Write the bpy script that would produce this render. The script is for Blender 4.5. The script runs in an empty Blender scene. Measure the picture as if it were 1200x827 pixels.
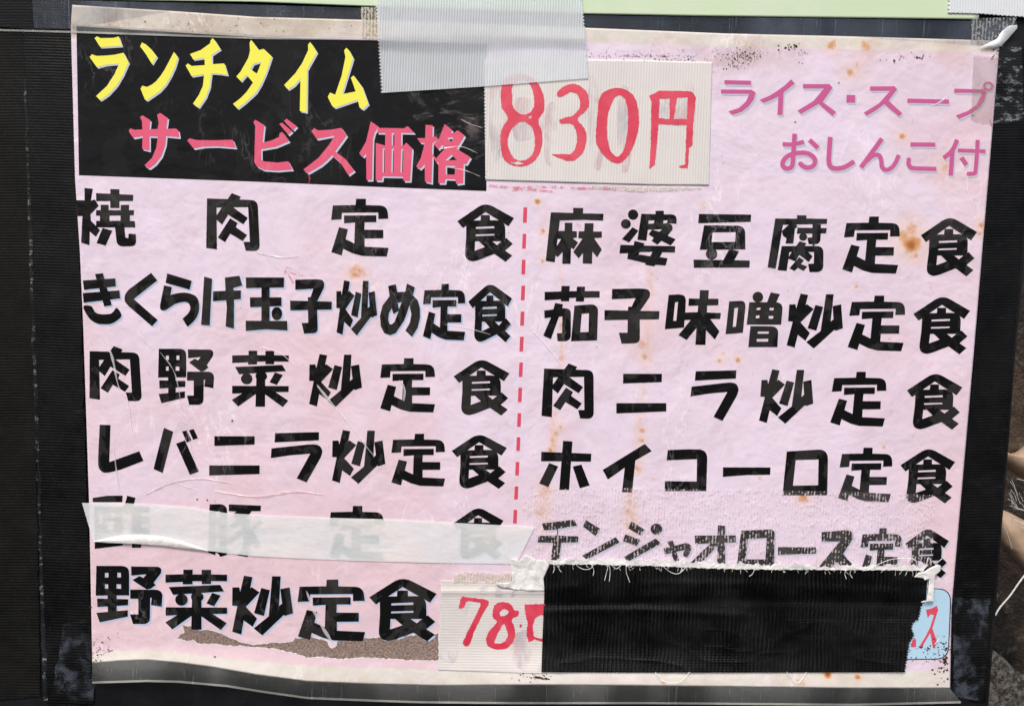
import bpy, math, random
import numpy as np
from mathutils import Vector, Matrix, noise
from mathutils.geometry import delaunay_2d_cdt
random.seed(7)
S = bpy.context.scene
COL = S.collection
R = math.radians

# ------------------------------------------------------------------ camera, sky, sun, exposure
PITCH, ROLL, DIST = R(4.9), R(1.6), 0.36
cam_d = bpy.data.cameras.new('camera'); cam = bpy.data.objects.new('camera', cam_d); COL.objects.link(cam)
cam_d.sensor_fit = 'HORIZONTAL'; cam_d.sensor_width = 36; cam_d.lens = 26
cam_d.clip_start = 0.01; cam_d.clip_end = 50
cam.location = (0, -DIST*math.cos(PITCH), DIST*math.sin(PITCH))
cam.rotation_mode = 'QUATERNION'
cam.rotation_quaternion = (Matrix.Rotation(math.pi/2-PITCH, 3, 'X') @ Matrix.Rotation(ROLL, 3, 'Z')).to_quaternion()
S.camera = cam
w = bpy.data.worlds.new('World'); S.world = w; w.use_nodes = True
wn = w.node_tree; bg = wn.nodes['Background']
sky = wn.nodes.new('ShaderNodeTexSky'); sky.sky_type = 'NISHITA'; sky.sun_disc = False
SUN_EL, SUN_AZ = R(52), R(205)            # azimuth clockwise from +Y: behind and left of the camera
sky.sun_elevation = SUN_EL; sky.sun_rotation = SUN_AZ; sky.dust_density = 4; sky.air_density = 1.0
wn.links.new(sky.outputs[0], bg.inputs[0]); bg.inputs[1].default_value = 0.12
sun_d = bpy.data.lights.new('sun', 'SUN'); sun = bpy.data.objects.new('sun', sun_d); COL.objects.link(sun)
sun_d.energy = 1.5; sun_d.angle = R(15); sun_d.color = (1.0, 0.955, 0.9)
dirv = Vector((math.sin(SUN_AZ)*math.cos(SUN_EL), math.cos(SUN_AZ)*math.cos(SUN_EL), math.sin(SUN_EL)))
sun.rotation_mode = 'QUATERNION'; sun.rotation_quaternion = dirv.to_track_quat('Z', 'Y')
S.view_settings.view_transform = 'Standard'; S.view_settings.look = 'None'
S.view_settings.exposure = 0.50; S.view_settings.gamma = 1; S.view_settings.use_curve_mapping = False

# ------------------------------------------------------------------ photo pixel -> point on the sign
CW = cam.rotation_quaternion.to_matrix(); CL = Vector(cam.location); F = 26/36*1200
def P(px, py, h=0.0):
    """the point of the plane h metres in front of the board seen at photo pixel px, py"""
    d = CW @ Vector(((px-600)/F, (413.5-py)/F, -1))
    t = (-h - CL.y)/d.y
    return CL + d*t
cw = np.array(CW); cl = np.array(CL)
def PN(px, py, h):
    px = np.asarray(px, float); py = np.asarray(py, float)
    d = np.stack([(px-600)/F, (413.5-py)/F, -np.ones_like(px)], -1) @ cw.T
    t = (-h - cl[1])/d[..., 1]
    return cl + d*t[..., None]
MM = 0.001
def sm(x, a, b):
    t = np.clip((np.asarray(x, float)-a)/(b-a), 0, 1); return t*t*(3-2*t)
def HP(px, py):
    """height of the laminated sheet's front above the board"""
    px = np.asarray(px, float); py = np.asarray(py, float)
    h = 0.9*MM + 0.12*MM*np.sin(px/61+1.3*np.sin(py/140))*np.sin(py/83+.7) + 0.10*MM*np.sin(px/170+py/120)
    lift = 1.0*sm(px, 1150, 1000) * sm(px, 80, 150)
    h = h + lift*sm(py, 752, 806)*(2.6+1.2*np.sin(px/95.))*MM
    return h

# ------------------------------------------------------------------ materials
def lin(r, g, b):
    f = lambda c: (c/255/12.92) if c/255 <= .04045 else ((c/255+.055)/1.055)**2.4
    return (f(r), f(g), f(b), 1)
class NT:
    def __init__(s, name):
        s.m = bpy.data.materials.new(name); s.m.use_nodes = True; s.t = s.m.node_tree
        s.b = s.t.nodes['Principled BSDF']; s.out = s.t.nodes['Material Output']
        s.pos = s.t.nodes.new('ShaderNodeNewGeometry').outputs['Position']
    def n(s, kind, **kw):
        nd = s.t.nodes.new(kind)
        for k, v in kw.items(): setattr(nd, k, v)
        return nd
    def l(s, a, b): s.t.links.new(a, b)
    def val(s, sock, v):
        if isinstance(v, (int, float, tuple)): sock.default_value = v
        else: s.l(v, sock)
    def mp(s, sc=(1, 1, 1), rot=(0, 0, 0), loc=(0, 0, 0)):
        m = s.n('ShaderNodeMapping'); s.l(s.pos, m.inputs[0])
        m.inputs['Scale'].default_value = sc; m.inputs['Rotation'].default_value = rot; m.inputs['Location'].default_value = loc
        return m.outputs[0]
    def noise(s, scale, detail=3, rough=.55, dist=0, sc=(1, 1, 1), rot=(0, 0, 0), loc=(0, 0, 0)):
        nd = s.n('ShaderNodeTexNoise'); s.l(s.mp(sc, rot, loc), nd.inputs['Vector'])
        nd.inputs['Scale'].default_value = scale; nd.inputs['Detail'].default_value = detail
        nd.inputs['Roughness'].default_value = rough; nd.inputs['Distortion'].default_value = dist
        return nd.outputs[0]
    def vor(s, scale, sc=(1, 1, 1), feat='F1'):
        nd = s.n('ShaderNodeTexVoronoi', feature=feat); s.l(s.mp(sc), nd.inputs['Vector']); nd.inputs['Scale'].default_value = scale
        return nd.outputs[0]
    def ramp(s, x, a, b, lo=0., hi=1.):
        nd = s.n('ShaderNodeMapRange', interpolation_type='SMOOTHSTEP'); s.l(x, nd.inputs[0])
        for i, v in enumerate((a, b, lo, hi)): nd.inputs[i+1].default_value = v
        return nd.outputs[0]
    def math(s, op, a, b=0.0, c=False):
        nd = s.n('ShaderNodeMath', operation=op, use_clamp=c); s.val(nd.inputs[0], a); s.val(nd.inputs[1], b); return nd.outputs[0]
    def mix(s, f, a, b):
        nd = s.n('ShaderNodeMix', data_type='RGBA'); s.val(nd.inputs[0], f); s.val(nd.inputs[6], a); s.val(nd.inputs[7], b); return nd.outputs[2]
    def bump(s, h, dist, strength=1.0, nrm=None):
        nd = s.n('ShaderNodeBump'); s.l(h, nd.inputs['Height']); nd.inputs['Distance'].default_value = dist
        nd.inputs['Strength'].default_value = strength
        if nrm: s.l(nrm, nd.inputs['Normal'])
        return nd.outputs[0]
    def set(s, **kw):
        for k, v in kw.items(): s.val(s.b.inputs[k.replace('_', ' ')], v)
        return s
    def alpha(s, fac, glow=0.0, col=(.9, .9, .9, 1)):
        """let what lies behind the film show through: fac = opacity"""
        tr = s.n('ShaderNodeBsdfTransparent'); mx = s.n('ShaderNodeMixShader')
        s.val(mx.inputs[0], fac); s.l(tr.outputs[0], mx.inputs[1]); s.l(mx.outputs[0], s.out.inputs[0])
        if glow:      # the film scatters part of the light through to what it covers
            tl = s.n('ShaderNodeBsdfTranslucent'); tl.inputs[0].default_value = col; m2 = s.n('ShaderNodeMixShader'); m2.inputs[0].default_value = glow
            s.l(s.b.outputs[0], m2.inputs[1]); s.l(tl.outputs[0], m2.inputs[2]); s.l(m2.outputs[0], mx.inputs[2])
        else: s.l(s.b.outputs[0], mx.inputs[2])
        return s
def film(k, coat=.6, amt=1.0):
    """the wrinkled laminating film over the print, as a clear coat"""
    a = k.noise(24, 3, .55, .25, rot=(0, .5, 0), sc=(1, 1, 1.5))
    b = k.noise(150, 4, .62, .3)
    c = k.noise(9, 1, .5, 0)
    h = k.math('ADD', k.math('MULTIPLY', a, 1.0), k.math('MULTIPLY', b, .10)); h = k.math('ADD', h, k.math('MULTIPLY', c, 1.2))
    nrm = k.bump(h, .0030*amt)
    k.set(Coat_Weight=coat*.42, Coat_Roughness=.12, Coat_IOR=1.5, Coat_Normal=nrm)
    return nrm
def scratch_glare(k, c, amt=.35, col=lin(226, 216, 222)):
    """scratches and wisps in the film: thin pale lines, denser where it has been rubbed"""
    a = k.noise(48, 4, .6, .5, sc=(1.6, 1, .7), rot=(0, .35, 0)); ln = k.math('SUBTRACT', 1.0, k.math('MULTIPLY', k.math('ABSOLUTE', k.math('SUBTRACT', a, .5)), 55.0), True)
    m = k.ramp(k.noise(17, 3, .6, 0, loc=(3, 0, 1)), .52, .66); f = k.math('MULTIPLY', k.math('MULTIPLY', ln, m), amt)
    fl = k.ramp(k.noise(520, 3, .7), .69, .78, 0, amt*.9); f = k.math('ADD', f, k.math('MULTIPLY', fl, k.ramp(k.noise(30, 3), .42, .62, .1, 1)), True)
    return k.mix(f, c, col)  # pale lines put film glare and haze into the base colour
def mat_print(name, col, coat=.6, rough=.6, var=.12, patchy=0, scr_glare=.12):
    k = NT(name); n = k.noise(900, 2, .6); n2 = k.noise(60, 4, .6)
    f = k.math('ADD', k.math('MULTIPLY', n, var), k.math('MULTIPLY', n2, var*1.5))
    c2 = tuple(min(1, x*1.25+(.012 if max(col[:3]) > .1 else .0025)) for x in col[:3])+(1,)
    c3 = k.mix(f, col, c2)
    if patchy: # film lifting off the ink: its grey reflections painted as patches with definite outlines
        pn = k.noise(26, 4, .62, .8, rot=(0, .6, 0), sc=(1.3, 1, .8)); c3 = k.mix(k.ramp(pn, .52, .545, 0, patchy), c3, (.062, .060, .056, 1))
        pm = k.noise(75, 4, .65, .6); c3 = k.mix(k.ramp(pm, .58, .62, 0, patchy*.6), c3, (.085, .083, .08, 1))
    k.set(Base_Color=scratch_glare(k, c3, scr_glare), Roughness=rough, Specular_IOR_Level=.04); film(k, coat); return k.m
M = {}
M['ink'] = mat_print('black_ink', (.006, .006, .0066, 1), .50, patchy=.34, scr_glare=.16)
M['ink_panel'] = mat_print('black_panel_ink', (.0055, .006, .007, 1), .24, var=.5, patchy=.08, scr_glare=.07)
M['yellow'] = mat_print('yellow_ink', lin(242, 236, 88))
M['rose'] = mat_print('rose_ink', lin(222, 92, 122))
M['magenta'] = mat_print('magenta_ink', lin(196, 92, 144))
M['shadow_pale'] = mat_print('pale_drop_shadow_ink', lin(190, 198, 216))
M['shadow_blue'] = mat_print('blue_drop_shadow_ink', lin(178, 196, 222))
M['shadow_grey'] = mat_print('grey_drop_shadow_ink', lin(190, 192, 206))
M['dash'] = mat_print('red_dash_ink', lin(212, 78, 100))
M['sky_blue'] = mat_print('light_blue_ink', lin(176, 208, 228))
k = NT('red_marker'); n = k.noise(420, 3, .7, sc=(1, 1, .4)); n2 = k.noise(90, 3)
k.set(Base_Color=k.mix(k.ramp(n2, .35, .7), lin(212, 50, 78), lin(222, 78, 98)), Roughness=.55, Coat_Weight=.15, Coat_Roughness=.3)
M['marker'] = k.m
k = NT('red_marker_smear'); n = k.noise(500, 4, .7)
k.set(Base_Color=lin(222, 72, 96), Roughness=.5, Coat_Weight=.4); k.alpha(k.ramp(n, .42, .62, .0, .5)); M['smear'] = k.m

# the sheet itself: colour painted per vertex (pink field, cream margin, rust, damp stains) + fine grain
k = NT('laminated_paper')
at = k.n('ShaderNodeAttribute', attribute_name='tint'); fine = k.noise(1500, 2, .6); soft = k.noise(45, 5, .62, .6)
c = k.mix(k.ramp(soft, .35, .72, 0, .22), at.outputs['Color'], lin(216, 186, 196))
s2 = k.noise(85, 5, .68, .3, loc=(2, 1, 0)); c = k.mix(k.ramp(s2, .50, .68, 0, .26), c, lin(244, 228, 238))
c = k.mix(k.ramp(fine, .35, .75, 0, .14), c, lin(250, 238, 246))
s3 = k.noise(34, 5, .66, .2, loc=(7, 1, 4)); c = k.mix(k.ramp(s3, .56, .62, 0, .16), c, lin(206, 184, 196))
dust = k.noise(240, 5, .78); c = k.mix(k.ramp(dust, .60, .72, 0, .38), c, lin(184, 160, 160))
st = k.math('ADD', at.outputs['Alpha'], k.math('MULTIPLY', k.math('SUBTRACT', k.noise(420, 5, .72), .5), 1.1))
st = k.math('MULTIPLY', k.ramp(st, .10, .60), k.ramp(at.outputs['Alpha'], .04, .2))
c = k.mix(k.math('MULTIPLY', st, .85), c, lin(206, 138, 62)); c = k.mix(k.math('MULTIPLY', k.ramp(st, .8, 1), k.ramp(at.outputs['Alpha'], .6, .95, 0, .8)), c, lin(146, 78, 28))
c = scratch_glare(k, c, .5, lin(255, 246, 250))
k.set(Base_Color=c, Roughness=.55); film(k, .5, 1.0)
k.l(k.bump(k.noise(26, 4, .6, .2), .0020), k.b.inputs['Normal']); k.set(Specular_IOR_Level=.2)
M['paper'] = k.m
def black_ribbed(name, base=(.0035, .0037, .0041, 1), dusty=(.06, .06, .055, 1), rough=.42, pitch=3.35, vert=False, spec=.12, crest_shine=(.016, .016, .015, 1)):
    """black cloth tape: the ribs are geometry; here only weave grain, scuffs and dust"""
    k = NT(name); n = k.noise(35, 5, .65, .5); g = k.noise(1300, 2, .6); sc = k.noise(160, 5, .8, 0, sc=(.35, 1, 1) if not vert else (1, 1, .35))
    c = k.mix(k.ramp(n, .45, .8, 0, .6), base, tuple(x*2.4 for x in base[:3])+(1,))
    c = k.mix(k.ramp(sc, .60, .78, 0, .55), c, dusty)
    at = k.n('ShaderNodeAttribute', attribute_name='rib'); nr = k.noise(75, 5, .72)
    c = k.mix(k.math('MULTIPLY', at.outputs['Fac'], k.ramp(nr, .38, .68, .06, .9)), c, crest_shine)  # sheen of the rib crests put into the colour, broken by noise
    k.set(Base_Color=c, Roughness=k.ramp(n, .3, .7, rough-.12, rough+.2), Specular_IOR_Level=spec)
    k.l(k.bump(k.math('ADD', g, k.math('MULTIPLY', sc, 2.0)), .00012), k.b.inputs['Normal']); return k.m
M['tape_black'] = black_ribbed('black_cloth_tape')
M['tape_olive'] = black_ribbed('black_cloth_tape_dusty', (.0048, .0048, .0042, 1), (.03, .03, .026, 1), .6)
M['tape_patch'] = black_ribbed('black_cloth_tape_patch', (.0028, .0028, .003, 1), (.022, .022, .02, 1), .33, vert=True, spec=.28, crest_shine=(.034, .034, .031, 1))
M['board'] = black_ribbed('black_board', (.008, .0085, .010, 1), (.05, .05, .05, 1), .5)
def pale_tape(name, col, lo, hi, rough=.4, ribrot=0, tintn=.25, col2=None, glow=0):
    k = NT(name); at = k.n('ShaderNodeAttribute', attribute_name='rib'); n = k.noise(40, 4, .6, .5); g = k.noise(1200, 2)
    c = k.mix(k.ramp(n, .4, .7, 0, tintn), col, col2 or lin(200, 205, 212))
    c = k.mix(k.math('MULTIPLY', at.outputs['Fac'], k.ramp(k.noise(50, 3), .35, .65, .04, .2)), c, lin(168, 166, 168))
    k.set(Base_Color=c, Roughness=rough, Coat_Weight=.3, Coat_Roughness=.2)
    k.l(k.bump(g, .00008), k.b.inputs['Normal'])
    f = k.math('ADD', k.math('MULTIPLY', k.math('SUBTRACT', 1.0, at.outputs['Fac']), hi-lo), lo)
    f = k.math('ADD', f, k.ramp(n, .3, .7, -.04, .05), True)
    k.alpha(f, glow); return k.m
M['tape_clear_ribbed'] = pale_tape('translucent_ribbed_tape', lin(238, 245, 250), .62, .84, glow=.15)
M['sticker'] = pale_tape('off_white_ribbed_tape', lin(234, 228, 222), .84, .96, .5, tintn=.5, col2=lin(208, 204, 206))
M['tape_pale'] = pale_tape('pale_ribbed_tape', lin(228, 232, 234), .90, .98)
k = NT('white_film_strip'); n = k.noise(28, 4, .6, .2, sc=(1, 1, 2.2)); n3 = k.noise(110, 4, .65, .4)
k.set(Base_Color=k.mix(k.ramp(n, .35, .7), lin(246, 254, 255), lin(254, 252, 248)), Roughness=.35, Coat_Weight=.3, Coat_Roughness=.15)
k.l(k.bump(k.math('ADD', n, k.math('MULTIPLY', n3, .25)), .0008), k.b.inputs['Normal']); k.alpha(k.ramp(n, .25, .75, .66, .80), .12, (.95, .97, 1.0, 1)); M['strip'] = k.m
k = NT('torn_white_film'); n = k.noise(70, 5, .65, 1); k.set(Base_Color=k.mix(k.ramp(n, .4, .75), lin(240, 238, 235), lin(205, 203, 200)), Roughness=.4, Coat_Weight=.3)
k.l(k.bump(n, .0012), k.b.inputs['Normal']); M['torn'] = k.m
k = NT('glossy_curled_film'); n = k.noise(60, 3); k.set(Base_Color=lin(235, 238, 242), Roughness=.15, Coat_Weight=1, Coat_Roughness=.05); k.alpha(k.ramp(n, .35, .65, .45, .95)); M['curl'] = k.m
k = NT('white_thread'); k.set(Base_Color=lin(238, 238, 236), Roughness=.6); M['thread'] = k.m
k = NT('white_cord'); k.set(Base_Color=lin(215, 212, 205), Roughness=.7); k.l(k.bump(k.noise(900, 2), .0003), k.b.inputs['Normal']); M['cord'] = k.m
# crackled clear tape: air bubbles in woven columns read as pale flecks
def crackle(name, dens, col, sz=620, base=.05, hi=.8):
    k = NT(name); a = k.noise(sz, 2, .6, .3, sc=(1, 1, .9)); b_ = k.noise(150, 3, .6, .4)
    wv = k.n('ShaderNodeTexWave', wave_type='BANDS', bands_direction='X'); k.l(k.mp((1, 1, 1)), wv.inputs[0]); wv.inputs['Scale'].default_value = 205; wv.inputs['Distortion'].default_value = .5
    f = k.math('ADD', k.math('MULTIPLY', a, .8), k.math('MULTIPLY', wv.outputs['Fac'], .16)); f = k.math('ADD', f, k.math('MULTIPLY', b_, .40))
    fac = k.ramp(f, dens, dens+.06, base, hi)
    k.set(Base_Color=col, Roughness=.3, Coat_Weight=.5, Coat_Roughness=.15); k.l(k.bump(f, .0003), k.b.inputs['Normal']); k.alpha(fac, .25); return k.m
M['crackle'] = crackle('crackled_clear_tape', .742, lin(250, 234, 238), base=.05, hi=.62)
M['crackle_grey'] = crackle('crackled_grey_film', .67, lin(170, 172, 174), base=.16)
k = NT('bluish_scuff'); n = k.noise(110, 5, .7); nb = k.noise(45, 3, .6); k.set(Base_Color=lin(92, 99, 112), Roughness=.5)
k.alpha(k.math('MULTIPLY', k.ramp(n, .42, .62, .02, .50), k.ramp(nb, .40, .55, .05, 1))); M['scuff'] = k.m
k = NT('pale_flecks'); n = k.noise(330, 4, .7, 0, sc=(.5, 1, 1.2)); nb = k.noise(60, 3, .6); k.set(Base_Color=lin(150, 156, 160), Roughness=.5)
k.alpha(k.math('MULTIPLY', k.ramp(n, .54, .68, .03, .7), k.ramp(nb, .36, .55, .25, 1))); M['flecks'] = k.m
k = NT('wispy_film'); n = k.noise(70, 5, .72, .8, sc=(.6, 1, 1.6), rot=(0, -.5, 0)); nb = k.noise(38, 3, .6); k.set(Base_Color=lin(150, 140, 138), Roughness=.4, Coat_Weight=.3)  # pale wisps paint the highlights of the wrinkled film
k.alpha(k.math('MULTIPLY', k.ramp(n, .50, .72, .0, .55), k.ramp(nb, .36, .60, .1, 1))); M['wispy'] = k.m
M['crackle_white'] = crackle('crackled_glue_film', .65, lin(226, 220, 196), base=.2)
k = NT('aged_clear_tape'); n = k.noise(60, 4, .6, 1.2); k.set(Base_Color=lin(186, 158, 148), Roughness=.3, Coat_Weight=.7, Coat_Roughness=.1)
k.l(k.bump(n, .0015), k.b.inputs['Normal']); k.alpha(k.ramp(n, .3, .75, .26, .46), .2); M['aged_tape'] = k.m
# the empty rim of the laminating pouch: clear plastic over the black board
def rim(name, lo, hi, col=lin(128, 130, 128)):
    k = NT(name); n = k.noise(14, 3, .6, .4, sc=(1, 1, .4)); s2 = k.noise(260, 4, .7, 0, sc=(4.5, 1, .10))
    f = k.math('ADD', k.ramp(n, .42, .60, lo, hi), k.ramp(s2, .60, .68, 0, .35), True)
    k.set(Base_Color=col, Roughness=.28, Coat_Weight=.6, Coat_Roughness=.1); k.l(k.bump(k.noise(40, 3, .6, .5), .0015), k.b.inputs['Normal']); k.alpha(f); return k.m
M['rim'] = rim('clear_pouch_rim', .15, .44)
M['rim_top'] = rim('clear_pouch_rim_top', .12, .30, lin(120, 132, 150))
M['rim_edge'] = rim('clear_pouch_edge', .45, .8, lin(180, 180, 172))
k = NT('torn_brown_backing'); n = k.noise(900, 3, .7); n2 = k.noise(120, 4, .6)
c = k.mix(k.ramp(n, .35, .65), lin(112, 92, 84), lin(164, 144, 134)); c = k.mix(k.ramp(n2, .4, .7, 0, .4), c, lin(130, 108, 98))
k.set(Base_Color=c, Roughness=.85); k.l(k.bump(n, .0006), k.b.inputs['Normal']); M['brown'] = k.m
k = NT('film_crease'); k.set(Base_Color=lin(248, 240, 244), Roughness=.2, Coat_Weight=1, Coat_Roughness=.05); k.alpha(.48); M['crease'] = k.m
k = NT('soft_film_crease'); k.set(Base_Color=lin(236, 212, 212), Roughness=.3, Coat_Weight=.6, Coat_Roughness=.1); k.alpha(.38); M['crease_soft'] = k.m
k = NT('mould'); k.set(Base_Color=lin(52, 36, 30), Roughness=.7); M['mould'] = k.m
k = NT('mint_green_paper'); n = k.noise(50, 5, .6); k.set(Base_Color=k.mix(k.ramp(n, .4, .7, 0, .5), lin(204, 222, 186), lin(212, 226, 202)), Roughness=.5); film(k, .4, .6); M['green'] = k.m
k = NT('dark_mottled_wall'); n = k.noise(14, 6, .7, .6); n2 = k.noise(60, 5, .7)
c = k.mix(k.ramp(n, .38, .7), lin(26, 21, 17), lin(92, 72, 52)); c = k.mix(k.ramp(n2, .55, .72, 0, .8), c, lin(104, 96, 88))
k.set(Base_Color=c, Roughness=.85); k.l(k.bump(n2, .006), k.b.inputs['Normal']); M['wall'] = k.m
k = NT('tan_cloth'); n = k.noise(60, 4, .6); k.set(Base_Color=k.mix(k.ramp(n, .3, .7), lin(150, 124, 100), lin(184, 158, 134)), Roughness=.8); M['tan'] = k.m
k = NT('coarse_gravel'); n = k.noise(260, 5, .75); k.set(Base_Color=k.mix(k.ramp(n, .4, .65), lin(40, 36, 32), lin(120, 114, 106)), Roughness=.9)
k.l(k.bump(n, .003), k.b.inputs['Normal']); M['gravel'] = k.m

# ------------------------------------------------------------------ object helpers
def tag(o, label=None, cat=None, group=None, kind=None):
    if label: o['label'] = label
    if cat: o['category'] = cat
    if group: o['group'] = group
    if kind: o['kind'] = kind
    return o
def empty(name, px, py, h=0):
    o = bpy.data.objects.new(name, None); COL.objects.link(o); o.location = P(px, py, h); o.empty_display_size = .02
    bpy.context.view_layer.update(); return o
def link(name, me, parent=None):
    o = bpy.data.objects.new(name, me); COL.objects.link(o)
    if parent:
        o.parent = parent; o.matrix_parent_inverse = Matrix.Translation(-parent.location)
    return o
def mesh_np(name, V, Fc, mats, parent=None, smooth=False, mi=None):
    me = bpy.data.meshes.new(name); me.from_pydata([tuple(v) for v in V], [], [tuple(f) for f in Fc])
    for m in (mats if isinstance(mats, (list, tuple)) else [mats]): me.materials.append(m)
    if mi is not None: me.polygons.foreach_set('material_index', mi)
    if smooth: me.polygons.foreach_set('use_smooth', [True]*len(me.polygons))
    me.update(); return link(name, me, parent)
def arc_round(pts, closed=True):
    out = []; n = len(pts)
    for i, p in enumerate(pts):
        if len(p) < 3 or (not closed and i in (0, n-1)): out.append((p[0], p[1])); continue
        v = Vector(p[:2]); a = Vector(pts[i-1][:2])-v; b = Vector(pts[(i+1) % n][:2])-v
        r = min(p[2], a.length*.9, b.length*.9); A = v+a.normalized()*r; B = v+b.normalized()*r
        for j in range(7):
            t = j/6; q = A*(1-t)**2 + v*2*t*(1-t) + B*t*t; out.append((q.x, q.y))
    return out
def catmull(pts, closed=True, k=5):
    out = []; n = len(pts); g = (lambda i: pts[i % n]) if closed else (lambda i: pts[max(0, min(n-1, i))])
    for i in range(n if closed else n-1):
        p0, p1, p2, p3 = g(i-1), g(i), g(i+1), g(i+2)
        for j in range(k):
            t = j/k; out.append(tuple(.5*(2*p1[a]+(p2[a]-p0[a])*t+(2*p0[a]-5*p1[a]+4*p2[a]-p3[a])*t*t+(3*p1[a]-p0[a]-3*p2[a]+p3[a])*t**3) for a in (0, 1)))
    if not closed: out.append(tuple(pts[-1][:2]))
    return out
def stroke(pts, wd):
    out = []
    for i in range(len(pts)-1):
        a, b = Vector(pts[i]), Vector(pts[i+1]); d = (b-a).normalized()*.01; n = Vector((-(b-a).y, (b-a).x)).normalized()*wd/2
        out.append([tuple(a+n-d), tuple(b+n+d), tuple(b-n+d), tuple(a-n-d)])
        if i: out.append([(a.x+wd/2*math.cos(k_*math.pi/8), a.y+wd/2*math.sin(k_*math.pi/8)) for k_ in range(16)])
    return out
def parse(spec):
    """P polygon, C smooth polygon, E ellipse, S stroke (H.. = hole); x,y or x,y,cornerradius"""
    add, sub = [], []
    for s in spec.split(';'):
        t = s.split()
        if not t: continue
        op = t[0]; hole = op.startswith('H'); op = op[1:] if hole else op
        if hole and op == '': op = 'P'
        pts = [tuple(float(v) for v in q.split(',')) for q in t[1:]]
        if op == 'P': g = arc_round(pts)
        elif op == 'C': g = catmull(pts)
        elif op == 'E':
            cx, cy, rx, ry = pts[0]; g = [(cx+rx*math.cos(a*math.pi/12), cy+ry*math.sin(a*math.pi/12)) for a in range(24)]
        elif op.startswith('S'):
            (sub if hole else add).extend(stroke(catmull(pts, False, 4) if len(pts) > 2 else pts, float(op[1:]))); continue
        (sub if hole else add).append(g)
    return add, sub
def triangulate(add, sub):
    vs, fs = [], []
    for g in add+sub:
        fs.append(list(range(len(vs), len(vs)+len(g)))); vs += [Vector(p) for p in g]
    v, e, f, ov, oe, of = delaunay_2d_cdt(vs, [], fs, 0, 1e-4)
    va = np.array([tuple(p) for p in v]); fa = np.array([list(q) for q in f]); ce = va[fa].mean(1)
    def inside(g):
        g = np.array(g); x0, y0 = g[:, 0], g[:, 1]; x1, y1 = np.roll(x0, -1), np.roll(y0, -1); X = ce[:, 0:1]; Y = ce[:, 1:2]
        cr = ((y0 > Y) != (y1 > Y)) & (X < (x1-x0)*(Y-y0)/np.where(np.abs(y1-y0) < 1e-9, 1e-9, y1-y0)+x0); return cr.sum(1) % 2 == 1
    keep = np.zeros(len(fa), bool)
    for g in add: keep |= inside(g)
    for g in sub: keep &= ~inside(g)
    F_ = [list(map(int, q)) for q in fa[keep]]
    # split long edges a little so that the print follows the sheet
    return [tuple(p) for p in v], F_
def refine(V, F_, maxlen):
    V = list(V); 
    for _ in range(6):
        cache = {}; out = []; changed = False
        def mid(a, b):
            kx = (min(a, b), max(a, b))
            if kx not in cache: cache[kx] = len(V); V.append(((V[a][0]+V[b][0])/2, (V[a][1]+V[b][1])/2))
            return cache[kx]
        ln = lambda a, b: math.hypot(V[a][0]-V[b][0], V[a][1]-V[b][1])
        for t in F_:
            if len(t) != 3: out.append(t); continue
            a, b, c_ = t; s = [ln(a, b) > maxlen, ln(b, c_) > maxlen, ln(c_, a) > maxlen]
            if not any(s): out.append(t); continue
            changed = True; poly = [a]
            if s[0]: poly.append(mid(a, b))
            poly.append(b)
            if s[1]: poly.append(mid(b, c_))
            poly.append(c_)
            if s[2]: poly.append(mid(c_, a))
            if len(poly) == 6: out += [[poly[0], poly[1], poly[5]], [poly[1], poly[2], poly[3]], [poly[3], poly[4], poly[5]], [poly[1], poly[3], poly[5]]]
            elif len(poly) == 4:
                i = s.index(True); m_ = poly[i+1]; p_ = [x for x in (a, b, c_)]; o_ = p_[(i+2) % 3]; out += [[p_[i], m_, o_], [m_, p_[(i+1) % 3], o_]]
            else:
                i = s.index(False); q0, q1, q2 = [a, b, c_][i], [a, b, c_][(i+1) % 3], [a, b, c_][(i+2) % 3]
                m1, m2 = mid(q1, q2), mid(q2, q0); out += [[q0, q1, m1], [q0, m1, m2], [m2, m1, q2]]
        F_ = out
        if not changed: break
    return V, F_
def flat(name, add, sub, mats, parent, dh=.12*MM, hfun=HP, shadow=None, seg=16):
    """a flat printed (or stuck) shape given in photo pixels, laid on the surface hfun; shadow=(dx,dy,material)"""
    mats = [mats]; VV, FF, MI = [], [], []
    layers = [(0, 0, 0, dh)]
    if shadow: layers.append((shadow[0], shadow[1], 1, dh-.045*MM)); mats.append(shadow[2])
    for dx, dy, mi, d in layers:
        a2 = [[(x+dx, y+dy) for x, y in g] for g in add]; s2 = [[(x+dx, y+dy) for x, y in g] for g in sub]
        v, f = triangulate(a2, s2); v, f = refine(v, f, seg); v = np.array(v)
        W = PN(v[:, 0], v[:, 1], hfun(v[:, 0], v[:, 1])+d); b = len(VV)
        VV += list(W)
        for q in f:
            nrm = (Vector(W[q[1]])-Vector(W[q[0]])).cross(Vector(W[q[2]])-Vector(W[q[0]]))
            if nrm.y > 0: q = q[::-1]
            FF.append([i+b for i in q]); MI.append(mi)
    return mesh_np(name, VV, FF, mats, parent, mi=MI)
def tf(polys, f): return [[f(x, y) for x, y in g] for g in polys]
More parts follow.
